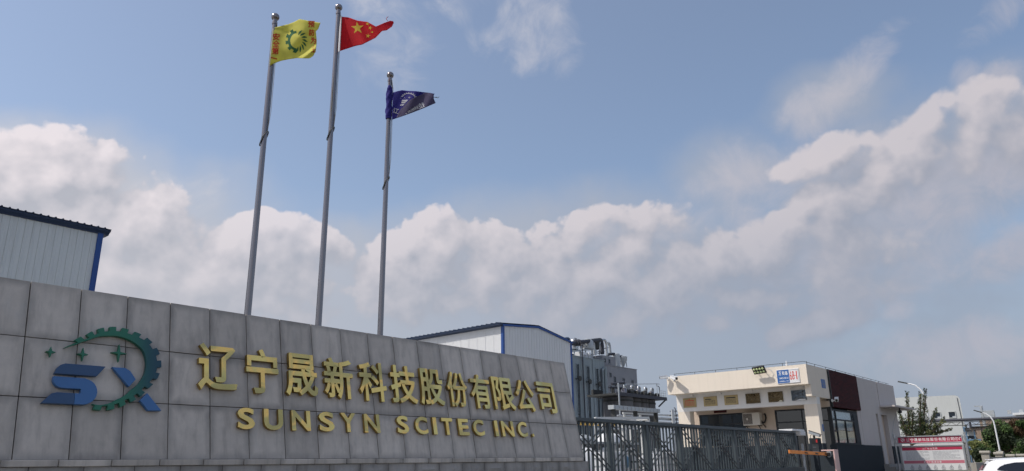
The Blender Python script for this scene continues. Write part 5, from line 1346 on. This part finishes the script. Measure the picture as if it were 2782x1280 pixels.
for k, ch in enumerate('进入厂区须注意'): part('character', letter(MB(), ch, o3, LX, UZ, NX, (.92+k*.115, 1.005+k*.115, z2-.775, z2-.685), 0, .01), M['white_ink'], t)
rr = random.Random(5); mb = MB()
for c0_, c1_ in ((.16, 1.22), (1.38, PW_-.16)):
    for k in range(8):
        z_ = z2-.245-k*.052; a = c0_; e = c1_-rr.uniform(0, .5)*(k % 3 == 2)
        while a < e-.03:
            b = min(e, a+rr.uniform(.05, .22)); mb.box(XB-.003, XB-.001, ya_-b, ya_-a, z_, z_+.014); a = b+.02
part('small_print', mb, M['grey_ink'], t)['kind'] = 'stuff'
for k in range(7):
    a = .28+k*.345; z_ = z2-1.03; mb = MB()
    tri = [(a, z_), (a+.17, z_), (a+.085, z_+.16)]
    for p, q in zip(tri, tri[1:]+tri[:1]): mb.bar((XB-.004, ya_-p[0], p[1]), (XB-.004, ya_-q[0], q[1]), .004, .014)
    mb.box(XB-.005, XB-.002, ya_-a-.11, ya_-a-.06, z_+.03, z_+.06+.01*(k % 3)).box(XB-.005, XB-.002, ya_-a-.095, ya_-a-.075, z_+.071+.01*(k % 3), z_+.1)
    mb.box(XB-.005, XB-.002, ya_-a-.16, ya_-a-.01, z_-.065, z_-.045)
    part('warning_symbol', mb, M['grey_ink'], t)['kind'] = 'stuff'
for k in range(6):
    a = .42+k*.36; z_ = z2-1.30; mb = MB()
    mb.tube([(XB-.004, ya_-a+.09*math.cos(R(d)), z_+.09*math.sin(R(d))) for d in range(0, 361, 20)], .007, 4)
    mb.box(XB-.005, XB-.002, ya_-a-.03, ya_-a+.03, z_-.04, z_+.04)
    part('duty_symbol', mb, M['blue_steel' if k % 2 else 'grey_ink'], t)['kind'] = 'stuff'
for y_, nm in ((y0+.12, 'post'), (y1-.10, 'post')):
    part(nm, MB().cyl((XB+.05, y_, .85), (XB+.05, y_, zt_+.12), .045, None, 12), M['galv'], t, 50)
    for z_ in (zt_-.12, zb_+.03): part('clip', MB().box(XB, XB+.1, min(y_, y0 if y_ > y1+1 else y1), max(y_, y0 if y_ > y1+1 else y1), z_-.03, z_+.03), M['galv'], t)
part('stay', MB().tube([(XB+.02, y0+.10, z2-.35), (XB-.35, y0+.0, .9)], .018, 6), M['galv'], t)

# ------------------------------------------------------------------ right hand distance
def cz_(x, y): return (2400+x*382/1617, 1000+y*382/1617)
wb = thing('factory_building', (126, 26, .9), 'pale plain building with two small dark square windows, beyond the notice board', 'building')
part('wall', MB().prism([(20.02, .9), (34, .9), (34, 10.1), (28.0, 10.0), (20.6, 9.86), (20.2, 9.7), (20.02, 9.35)], (120, 0, 0), (0,1,0), (0,0,1), (16, 3.2, 0)), M['far_white'], wb)
for (ya, yb_, z0, z1) in ((22.75, 23.55, 6.87, 7.63), (20.9, 21.68, 6.86, 7.62)):
    w_ = part('window', MB().box(119.9, 120.02, ya-.08, ya, z0-.08, z1+.08).box(119.9, 120.02, yb_, yb_+.08, z0-.08, z1+.08).box(119.9, 120.02, ya, yb_, z1, z1+.08).box(119.9, 120.02, ya, yb_, z0-.08, z0), M['far_white'], wb)
    part('pane', MB().box(119.97, 119.995, ya, yb_, z0, z1), M['slot'], w_)
    part('sash', MB().box(119.94, 119.968, ya, (ya+yb_)/2, z0, z0+.2), M['pale_metal'], w_)
part('wall_cable', MB().tube([(119.95, 20.3, 9.5), (119.95, 20.25, 6.5), (119.95, 20.3, 3)], .04, 5), M['dark_pipe'], wb)
ws_ = thing('workshop', (136, 12, .9), 'long low tan workshop with a white roof edge behind the pipe bridge', 'building')
part('wall', MB().box(132, 150, -20, 20.0, .9, 6.85), M['tan_brick'], ws_)
part('roof', MB().box(131.5, 150, -20, 15.6, 7.35, 7.65), M['tank_white'], ws_)
part('gable', MB().box(131.8, 150, -20, 15.2, 6.85, 7.349), M['far_white'], ws_)
for y_ in (13.6, 14.5, 16.0): part('roof_stub', MB().box(134, 134.4, y_, y_+.5, 7.65, 8.2), M['pale_metal'], ws_)
pb = thing('pipe_bridge', (100, 14, .9), 'dark pipe crossing high on a slender steel truss, in front of the pale building', 'pipe bridge')
part('pipe', MB().tube([(100, 30, 5.70), (100, -8, 5.60)], .16, 12), M['dark_pipe'], pb, 50)
part('top_chord', MB().bar((100, 30, 5.46), (100, -8, 5.38), .07), M['rust_dark'], pb)
part('bottom_chord', MB().bar((100, 30, 5.12), (100, -8, 4.96), .08), M['rust_dark'], pb)
for i in range(38):
    y_ = 29-i
    part('truss_web', MB().bar((100, y_, 5.45), (100, y_-.5, 5.08), .045).bar((100, y_-.5, 5.08), (100, y_-1, 5.45), .045), M['rust_dark'], pb)
for y_ in (16.6, 1.0): part('leg', MB().bar((100, y_, .9), (100, y_, 5.1), .22), M['rust_dark'], pb)
tw = thing('radio_mast', (130, 14.8, .9), 'grey mast with a small box, rising behind the pipe bridge', 'mast')
p0, p1 = at_x(*cz_(1143, 575), 128), at_x(*cz_(1122, 440), 128)
part('mast', MB().cyl((128, p1.y, .9), (128, p1.y, p1.z), .28, .2, 10), M['pale_metal'], tw, 50)
part('head', MB().bar((128, p1.y-.2, p1.z), (128, p1.y+.9, p1.z+.05), .16), M['pale_metal'], tw)
part('box', MB().box(127.6, 128.2, p1.y-1.5, p1.y-.2, p0.z-.3, p0.z+1.0), M['pale_metal'], tw)
tb_ = thing('tan_annex', (92, 13.5, .9), 'weathered tan walled annex with a dark stove pipe, left of the bushes', 'building')
part('wall', MB().prism([(14.5, .9), (8, .9), (8, 4.46), (14.6, 4.42), (14.72, 4.2), (14.4, 3.6)], (90, 0, 0), (0,1,0), (0,0,1), (6, 0, 0)), M['tan_brick'], tb_)
part('roof_edge', MB().box(89.8, 96, 7.9, 14.62, 4.47, 4.55), M['rust_dark'], tb_)
part('stove_pipe', MB().tube([(89.6, 14.9, 4.3), (89.6, 14.55, 4.1), (89.6, 14.45, 3.3)], .16, 8, .2).tube([(89.7, 14.45, 4.4), (89.7, 14.45, 5.0)], .1, 8), M['dark_pipe'], tb_, 50)
part('wall_pipe', MB().tube([(89.8, 13.6, 4.4), (89.8, 13.5, 2.5)], .06, 6), M['rust_dark'], tb_)
gl2 = thing('gantry', (88, 14.4, .9), 'blue steel landing with railing in front of the tan annex', 'gantry')
part('beam', MB().box(87.9, 88.1, 13.5, 14.85, 3.12, 3.26), M['blue_steel'], gl2)
for i in range(8): part('baluster', MB().box(87.97, 88.03, 13.55+i*.18, 13.59+i*.18, 2.55, 3.12), M['pale_metal'], gl2)
part('landing', MB().box(87.6, 88.6, 13.5, 14.85, 2.42, 2.55), M['blue_steel'], gl2)
part('frame', MB().bar((88.5, 14.75, .9), (88.5, 14.75, 4.5), .1).bar((88.5, 14.05, .9), (88.5, 14.05, 4.2), .08), M['blue_steel'], gl2)
part('awning', MB().box(88.2, 89.2, 14.0, 14.95, 4.12, 4.2).box(88.2, 89.2, 14.0, 14.95, 4.32, 4.38), M['rust_dark'], gl2)
part('window', MB().box(89.3, 89.36, 14.1, 14.9, 3.45, 4.05), M['far_white'], gl2)
part('pane', MB().box(89.25, 89.299, 14.15, 14.85, 3.36, 3.62), M['slot'], gl2)
mx = thing('steel_tower', (56, 9.46, .9), 'narrow dark lattice tower just right of the notice board', 'tower')
part('pole', MB().cyl((56, 9.42, .9), (56, 9.42, 3.4), .05, .04, 8), M['blue_steel'], mx)
for y_ in (9.36, 9.56): part('leg', MB().bar((55.9, y_, .9), (55.9, y_, 2.35), .05), M['rust_dark'], mx)
for i in range(8): part('lattice', MB().bar((55.9, 9.36, .95+i*.18), (55.9, 9.56, 1.12+i*.18), .035).bar((55.92, 9.56, .95+i*.18), (55.92, 9.36, 1.12+i*.18), .03), M['rust_dark'], mx)
part('clamp_bar', MB().bar((55.9, 9.25, 2.3), (55.9, 9.62, 2.42), .08), M['rust_dark'], mx)

def street_lamp(lab, X, ym, z0, pts, r):
    t = thing('street_lamp', (X, ym, z0), lab, 'street lamp', 'curved white street lamps')
    P = [Vector((X, y, z)) for y, z in pts]
    part('pole', MB().tube([(X, ym, z0)]+P, [r]+[r*(1-.5*i/len(P)) for i in range(len(P))], 10), M['white_metal'], t, 60)
    e, d = P[-1], (P[-1]-P[-2]).normalized()
    part('lamp_head', MB().obox(e+d*.3*r/.07, d*.34*r/.07, Vector((.14*r/.07,0,0)), Vector((0, -d.z, d.y))*.05*r/.07), M['rust_dark'], t, bev=.01)
    part('flange', MB().cyl((X, ym, z0), (X, ym, z0+.06), r*1.8, None, 12), M['pale_metal'], t)
street_lamp('tall curved white street lamp rising behind the feathery tree', 80, 16.22, .9, [(16.22, 3.5), (16.22, 6.4), (16.26, 7.35), (16.44, 7.77), (16.82, 8.21), (17.2, 8.37), (17.54, 8.47)], .085)
street_lamp('curved white street lamp standing on the fence pier in front of the bushes', 58, 7.98, 1.86, [(7.98, 2.5), (7.98, 3.45), (8.0, 3.76), (8.12, 4.04), (8.33, 4.24), (8.56, 4.33)], .05)

# boundary fence right of the notice board
fe = thing('boundary_fence', (50, 6.2, .4), 'low dark concrete boundary fence with capped piers, behind the white car', 'fence')
for i, x_ in enumerate((39.5, 43.15, 46.75, 50.4, 54.0, 57.98)):
    zc = (1.785, 1.74, 1.64, 1.66, 1.66, 1.66)[i]
    y_ = 6.0 if i < 5 else 7.98
    if i == 5: zc = 1.86
    part('pier', MB().box(x_-.15, x_+.15, y_-.15, y_+.15, .2, zc-.11), M['fence_stone'], fe, bev=.01)
    part('pier_cap', MB().prism([(-.2, 0), (.2, 0), (.2, .06), (.14, .11), (-.14, .11), (-.2, .06)], (x_, y_-.2, zc-.11), (1,0,0), (0,0,1), (0,.4,0)), M['fence_stone'], fe, bev=.01)
for i, (xa, xb) in enumerate(((39.66, 42.99), (43.31, 46.59), (46.91, 50.24), (50.56, 53.84))):
    part('infill', MB().box(xa, xb, 5.9, 6.1, .2, 1.45-.02*i), M['fence_stone'], fe)
    part('coping', MB().box(xa, xb, 5.84, 6.16, 1.451-.02*i, 1.51-.02*i), M['fence_stone'], fe)
part('infill', MB().box(36.2, 39.34, 5.9, 6.1, .2, 1.3), M['fence_stone'], fe)

# ------------------------------------------------------------------ trees and bushes
def leaf_cloud(mb, r, c, rad, n, size, flat=.0, up=0.0):
    c = Vector(c)
    for _ in range(n):
        while True:
            p = Vector((r.uniform(-1,1), r.uniform(-1,1), r.uniform(-1,1)))
            if p.length < 1: break
        p = p*(p.length**-.35 if p.length > .05 else 1)
        p = c+Vector((p.x*rad[0], p.y*rad[1], p.z*rad[2]))
        a = Vector((r.gauss(0,1), r.gauss(0,1), r.gauss(0,1)+up)).normalized(); b = a.cross(Vector((r.gauss(0,1), r.gauss(0,1), r.gauss(0,1)))).normalized()
        s_ = size*r.uniform(.6, 1.35); w_ = s_*.42
        k = len(mb.v); mb.v += [tuple(p-a*s_), tuple(p+b*w_), tuple(p+a*s_), tuple(p-b*w_)]; mb.f.append((k, k+1, k+2, k+3))
def tree(nm, lab, cat, base, limbs, clouds, m, group, seed, size, trunk_r=.08, up=0.0):
    r = random.Random(seed); t = thing(nm, base, lab, cat, group); b = Vector(base); mb = MB()
    for l_ in limbs: mb.tube(l_, [trunk_r*(1-.8*i/(len(l_)-1)) for i in range(len(l_))], 7)
    part('trunk', mb, M['bark'], t, 50)
    by_m = {}
    for (c, rad, n, *mm) in clouds: leaf_cloud(by_m.setdefault(mm[0] if mm else m, MB()), r, c, rad, n, size, up=up)
    for mk, mb in by_m.items():
        o = part('crown', mb, M[mk], t)
    return t
# feathery tree beside the guardhouse: upswept leaders with short needles
TX = 58.0; r_ = random.Random(11); limbs = [[(TX, 13.15, .9), (TX, 13.12, 2.6), (TX, 13.05, 3.8)]]; clouds = []
leaders = [((13.05, 3.4), (12.85, 6.2), .30), ((12.4, 3.3), (11.93, 5.9), .42), ((12.2, 3.3), (11.62, 6.2), .30), ((13.2, 3.2), (13.6, 5.1), .40), ((12.0, 3.2), (11.2, 4.9), .38), ((11.8, 3.1), (10.75, 4.2), .34), ((11.9, 3.0), (10.45, 3.5), .26), ((12.9, 3.1), (12.6, 5.0), .45), ((12.3, 3.0), (12.3, 4.6), .5), ((13.3, 3.0), (13.55, 4.2), .34), ((11.6, 3.0), (11.3, 3.9), .4), ((12.7, 3.0), (12.2, 3.9), .5), ((12.2, 2.9), (11.4, 3.3), .32)]
for (a, b, w_) in leaders:
    for dx in (-.35, .35):
        A, B = Vector((TX+dx*.3, a[0], a[1])), Vector((TX+dx+r_.uniform(-.4,.4), b[0]+dx*.2, b[1]-abs(dx)*r_.uniform(0,1.2)))
        limbs.append([(TX, 13.1, 2.4), tuple(A), tuple((A+B)/2), tuple(B)])
        n_ = int(10+(B-A).length*6)
        for k in range(n_):
            f = k/(n_-1); c = A+(B-A)*f; s_ = w_*(1.05-.9*f)+.04
            side = Vector((r_.uniform(-1,1), r_.uniform(-1,1), r_.uniform(-.1,.5)))*s_
            clouds.append((c+side*.6, (s_*.55, s_*.55, s_*.5), int(24*s_/.4)+6, 'leaf_dark' if r_.random() < .8 else 'leaf_pale'))
tree('feathery_tree', 'feathery dark green tree with upswept leaders, between guardhouse and notice board', 'tree', (TX, 13.1, .9), limbs, clouds, 'leaf_dark', None, 3, .05, .07, up=1.4)
def bush(lab, X, y0, y1, z0, z1, m, seed, size, n=16, mix=None, nm='leafy_bush', dx=1.6):
    r = random.Random(seed); yc, zc = (y0+y1)/2, (z0+z1)/2; ry, rz = (y1-y0)/2, (z1-z0)/2; clouds = []; limbs = []
    for k in range(n):
        a = r.uniform(0, 6.283); q = r.random()**.5
        c = Vector((X+r.uniform(-dx, dx), yc+ry*.78*q*math.cos(a), zc+rz*.78*q*math.sin(a)))
        s_ = r.uniform(.24, .5)*min(ry, rz, 1.1)
        clouds.append((c, (s_*1.1, s_*1.1, s_), int(230*s_/.3), mix if mix and r.random() < .3 else m))
        limbs.append([(X, yc, .5), (X+(c.x-X)*.4, yc+(c.y-yc)*.5, .5+(c.z-.5)*.6), tuple(c)])
    return tree(nm, lab, 'bush' if nm != 'broad_tree' else 'tree', (X, yc, .5), limbs, clouds, m, 'bushes behind the boundary fence', seed, size, .05)
bush('pale yellow green bush next to the blue landing, lowest at the left', 64, 9.25, 10.75, 1.5, 2.75, 'leaf_pale', 21, .085, 20, 'leaf_mid')
bush('tall dark green tree crossed by the right street lamp', 67, 7.9, 9.9, 1.6, 4.05, 'leaf_mid', 22, .10, 34, 'leaf_dark', nm='broad_tree')
bush('reddish topped tree at the upper right edge of the greenery', 68, 6.6, 8.4, 2.6, 4.25, 'leaf_mid', 23, .10, 28, 'leaf_rust', nm='broad_tree')
bush('dark green bush above the white car at the right edge', 62, 5.4, 7.9, 1.2, 2.9, 'leaf_dark', 24, .10, 36, 'leaf_mid')
bush('bright green low bush at the far right behind the car', 57, 4.2, 6.3, 1.1, 2.3, 'leaf_mid', 25, .085, 26, 'leaf_pale')
bush('dark bush filling the gap below the tall tree behind the fence', 60, 7.6, 9.9, .9, 2.2, 'leaf_dark', 26, .09, 30, 'leaf_mid')
tree('background_tree', 'far green tree beyond the pipe bridge at the right edge', 'tree', (112, 7, .9), [[(112, 9, .9), (112, 9, 4)]], [((112+r_.uniform(-1,1), 9+r_.uniform(-3.4,2.4), 4.2+r_.uniform(-1.4,1.2)), (.9, .9, .7), 160) for _ in range(22)], 'leaf_mid', None, 31, .16, .15)

# ------------------------------------------------------------------ white car by the kerb
hd = Vector((.215, -.9766, 0)); rt_ = Vector((-.9766, -.215, 0)); cb = Vector((21.74, 3.20, 0))-rt_*.0
cen = cb-rt_*.60
cg = .008
def C(l, s_, z): return cen+hd*l+rt_*s_+Vector((0,0,z+cg))
t = thing('parked_car', C(1.8, 0, 0), 'white hatchback at the lower right corner, its tail and dark side glass showing', 'car')
ST = [(-.40,.40,.62,.66,.70,.60), (-.36,.28,.85,.92,.84,.74), (-.30,.26,.93,1.06,.87,.70), (-.20,.26,.96,1.22,.88,.66), (-.10,.26,.98,1.35,.885,.63), (-.01,.26,1.0,1.425,.89,.61), (.08,.26,1.0,1.44,.895,.61), (.5,.26,1.0,1.46,.90,.61), (1.4,.26,.98,1.47,.90,.61), (2.1,.26,.97,1.43,.90,.60), (2.45,.26,.96,1.32,.90,.61), (2.75,.26,.95,1.16,.90,.64), (3.05,.26,.93,.99,.90,.72), (3.6,.26,.88,.91,.88,.72), (3.95,.28,.78,.80,.82,.68), (4.06,.36,.58,.62,.7,.6)]
mb = MB(); ring = []
for (l, b, be, tp, hw, rw) in ST:
    half = [(hw*.86, b), (hw*.98, b+.12), (hw, (b+be)/2), (hw*.985, be), (hw*.985*.45+rw*.55, be*.45+tp*.55), (rw+.025, tp-.035), (rw-.06, tp-.004), (rw*.5, tp+.018)]
    ring.append([(s_, z) for s_, z in half]+[(0, tp+.024)]+[(-s_, z) for s_, z in reversed(half)])
n_ = len(ring[0])
for (l, *_), rg in zip(ST, ring): mb.v += [tuple(C(l, s_, z)) for s_, z in rg]
for i in range(len(ST)-1):
    for j in range(n_): mb.f.append((i*n_+j, i*n_+(j+1)%n_, (i+1)*n_+(j+1)%n_, (i+1)*n_+j))
mb.f += [tuple(range(n_)), tuple(range(len(ST)*n_-1, (len(ST)-1)*n_-1, -1))]
me = mb.mesh('body', ORG[t.name]); bo = link('body', me, M['car_paint'], t); ORG[bo.name] = ORG[t.name]; shade(me, 50)
md = bo.modifiers.new('smooth', 'SUBSURF'); md.levels = md.render_levels = 2
def side_s(z): return .905-(z-1.0)/(1.43-1.0)*(.905-.645)
WP = [(.06,1.215), (.13,1.275), (.24,1.325), (.45,1.368), (.9,1.385), (1.7,1.382), (2.1,1.35), (2.35,1.24), (2.62,1.03), (1.6,1.04), (.9,1.08), (.4,1.14)]
for sgn in (1, -1):
    mb = MB(); k = len(WP); mb.v = [tuple(C(l, sgn*(side_s(z)+.004), z)) for l, z in WP]+[tuple(C(l, sgn*(side_s(z)-.02), z)) for l, z in WP]
    mb.f = [tuple(range(k)), tuple(range(2*k-1, k-1, -1))]+[(i, (i+1)%k, (i+1)%k+k, i+k) for i in range(k)]
    sg = part('side_glass', mb, M['car_glass'], t)
    for l in (.95, 1.62): part('pillar', MB().bar(C(l, sgn*(side_s(1.37)+.012), 1.37), C(l-.02, sgn*(side_s(1.08)+.012), 1.08), .012, .07), M['black'], sg)
    for l in (.55, 3.15):
        wh = part('wheel', MB().lathe(C(l, sgn*.70, .315), [(.20, -.02), (.30, 0), (.315, .03), (.315, .17), (.30, .20), (.2, .2)], 24, rt_*sgn), M['rubber'], t, 40)
        part('rim', MB().lathe(C(l, sgn*.70, .315), [(.03, .195), (.2, .196), (.2, .206), (.03, .212)], 20, rt_*sgn), M['galv'], wh, 40)
        part('arch', MB().lathe(C(l, sgn*.55, .34), [(.37, 0), (.37, .345), (.34, .347)], 24, rt_*sgn), M['black'], t, 40)
    part('tail_light', MB().obox(C(-.31, sgn*.72, .93), hd*.05, rt_*.12, UZ*.07), M['led_red'], t, bev=.02)
    part('headlight', MB().obox(C(3.92, sgn*.66, .70), hd*.06, rt_*.12, UZ*.06), M['glass'], t, bev=.02)
    part('door_handle', MB().obox(C(1.1, sgn*.905, .93), hd*.09, rt_*.015, UZ*.012).obox(C(2.0, sgn*.905, .92), hd*.09, rt_*.015, UZ*.012), M['car_paint'], t)
    part('mirror', MB().obox(C(2.45, sgn*1.0, 1.02), hd*.06, rt_*.09, UZ*.06), M['car_paint'], t, bev=.03)
part('rear_glass', MB().prism([(-.50, .02), (.50, .02), (.46, .2), (-.46, .2)], C(-.235, 0, 1.19), rt_, (hd*.155+UZ*.19).normalized(), -hd*.012), M['car_glass'], t)
part('spoiler', MB().obox(C(.02, 0, 1.435), hd*.09, rt_*.56, UZ*.012), M['car_paint'], t, bev=.01)
part('windscreen', MB().prism([(-.60, 0), (.60, 0), (.54, .52), (-.54, .52)], C(2.98, 0, 1.03), rt_, (hd*-.82+UZ*.40).normalized(), hd*.012), M['car_glass'], t)
part('bumper', MB().obox(C(-.39, 0, .52), hd*.05, rt_*.72, UZ*.12), M['car_paint'], t, bev=.04)
part('number_plate', MB().obox(C(-.375, 0, .80), hd*.015, rt_*.22, UZ*.07), M['sign_blue'], t)
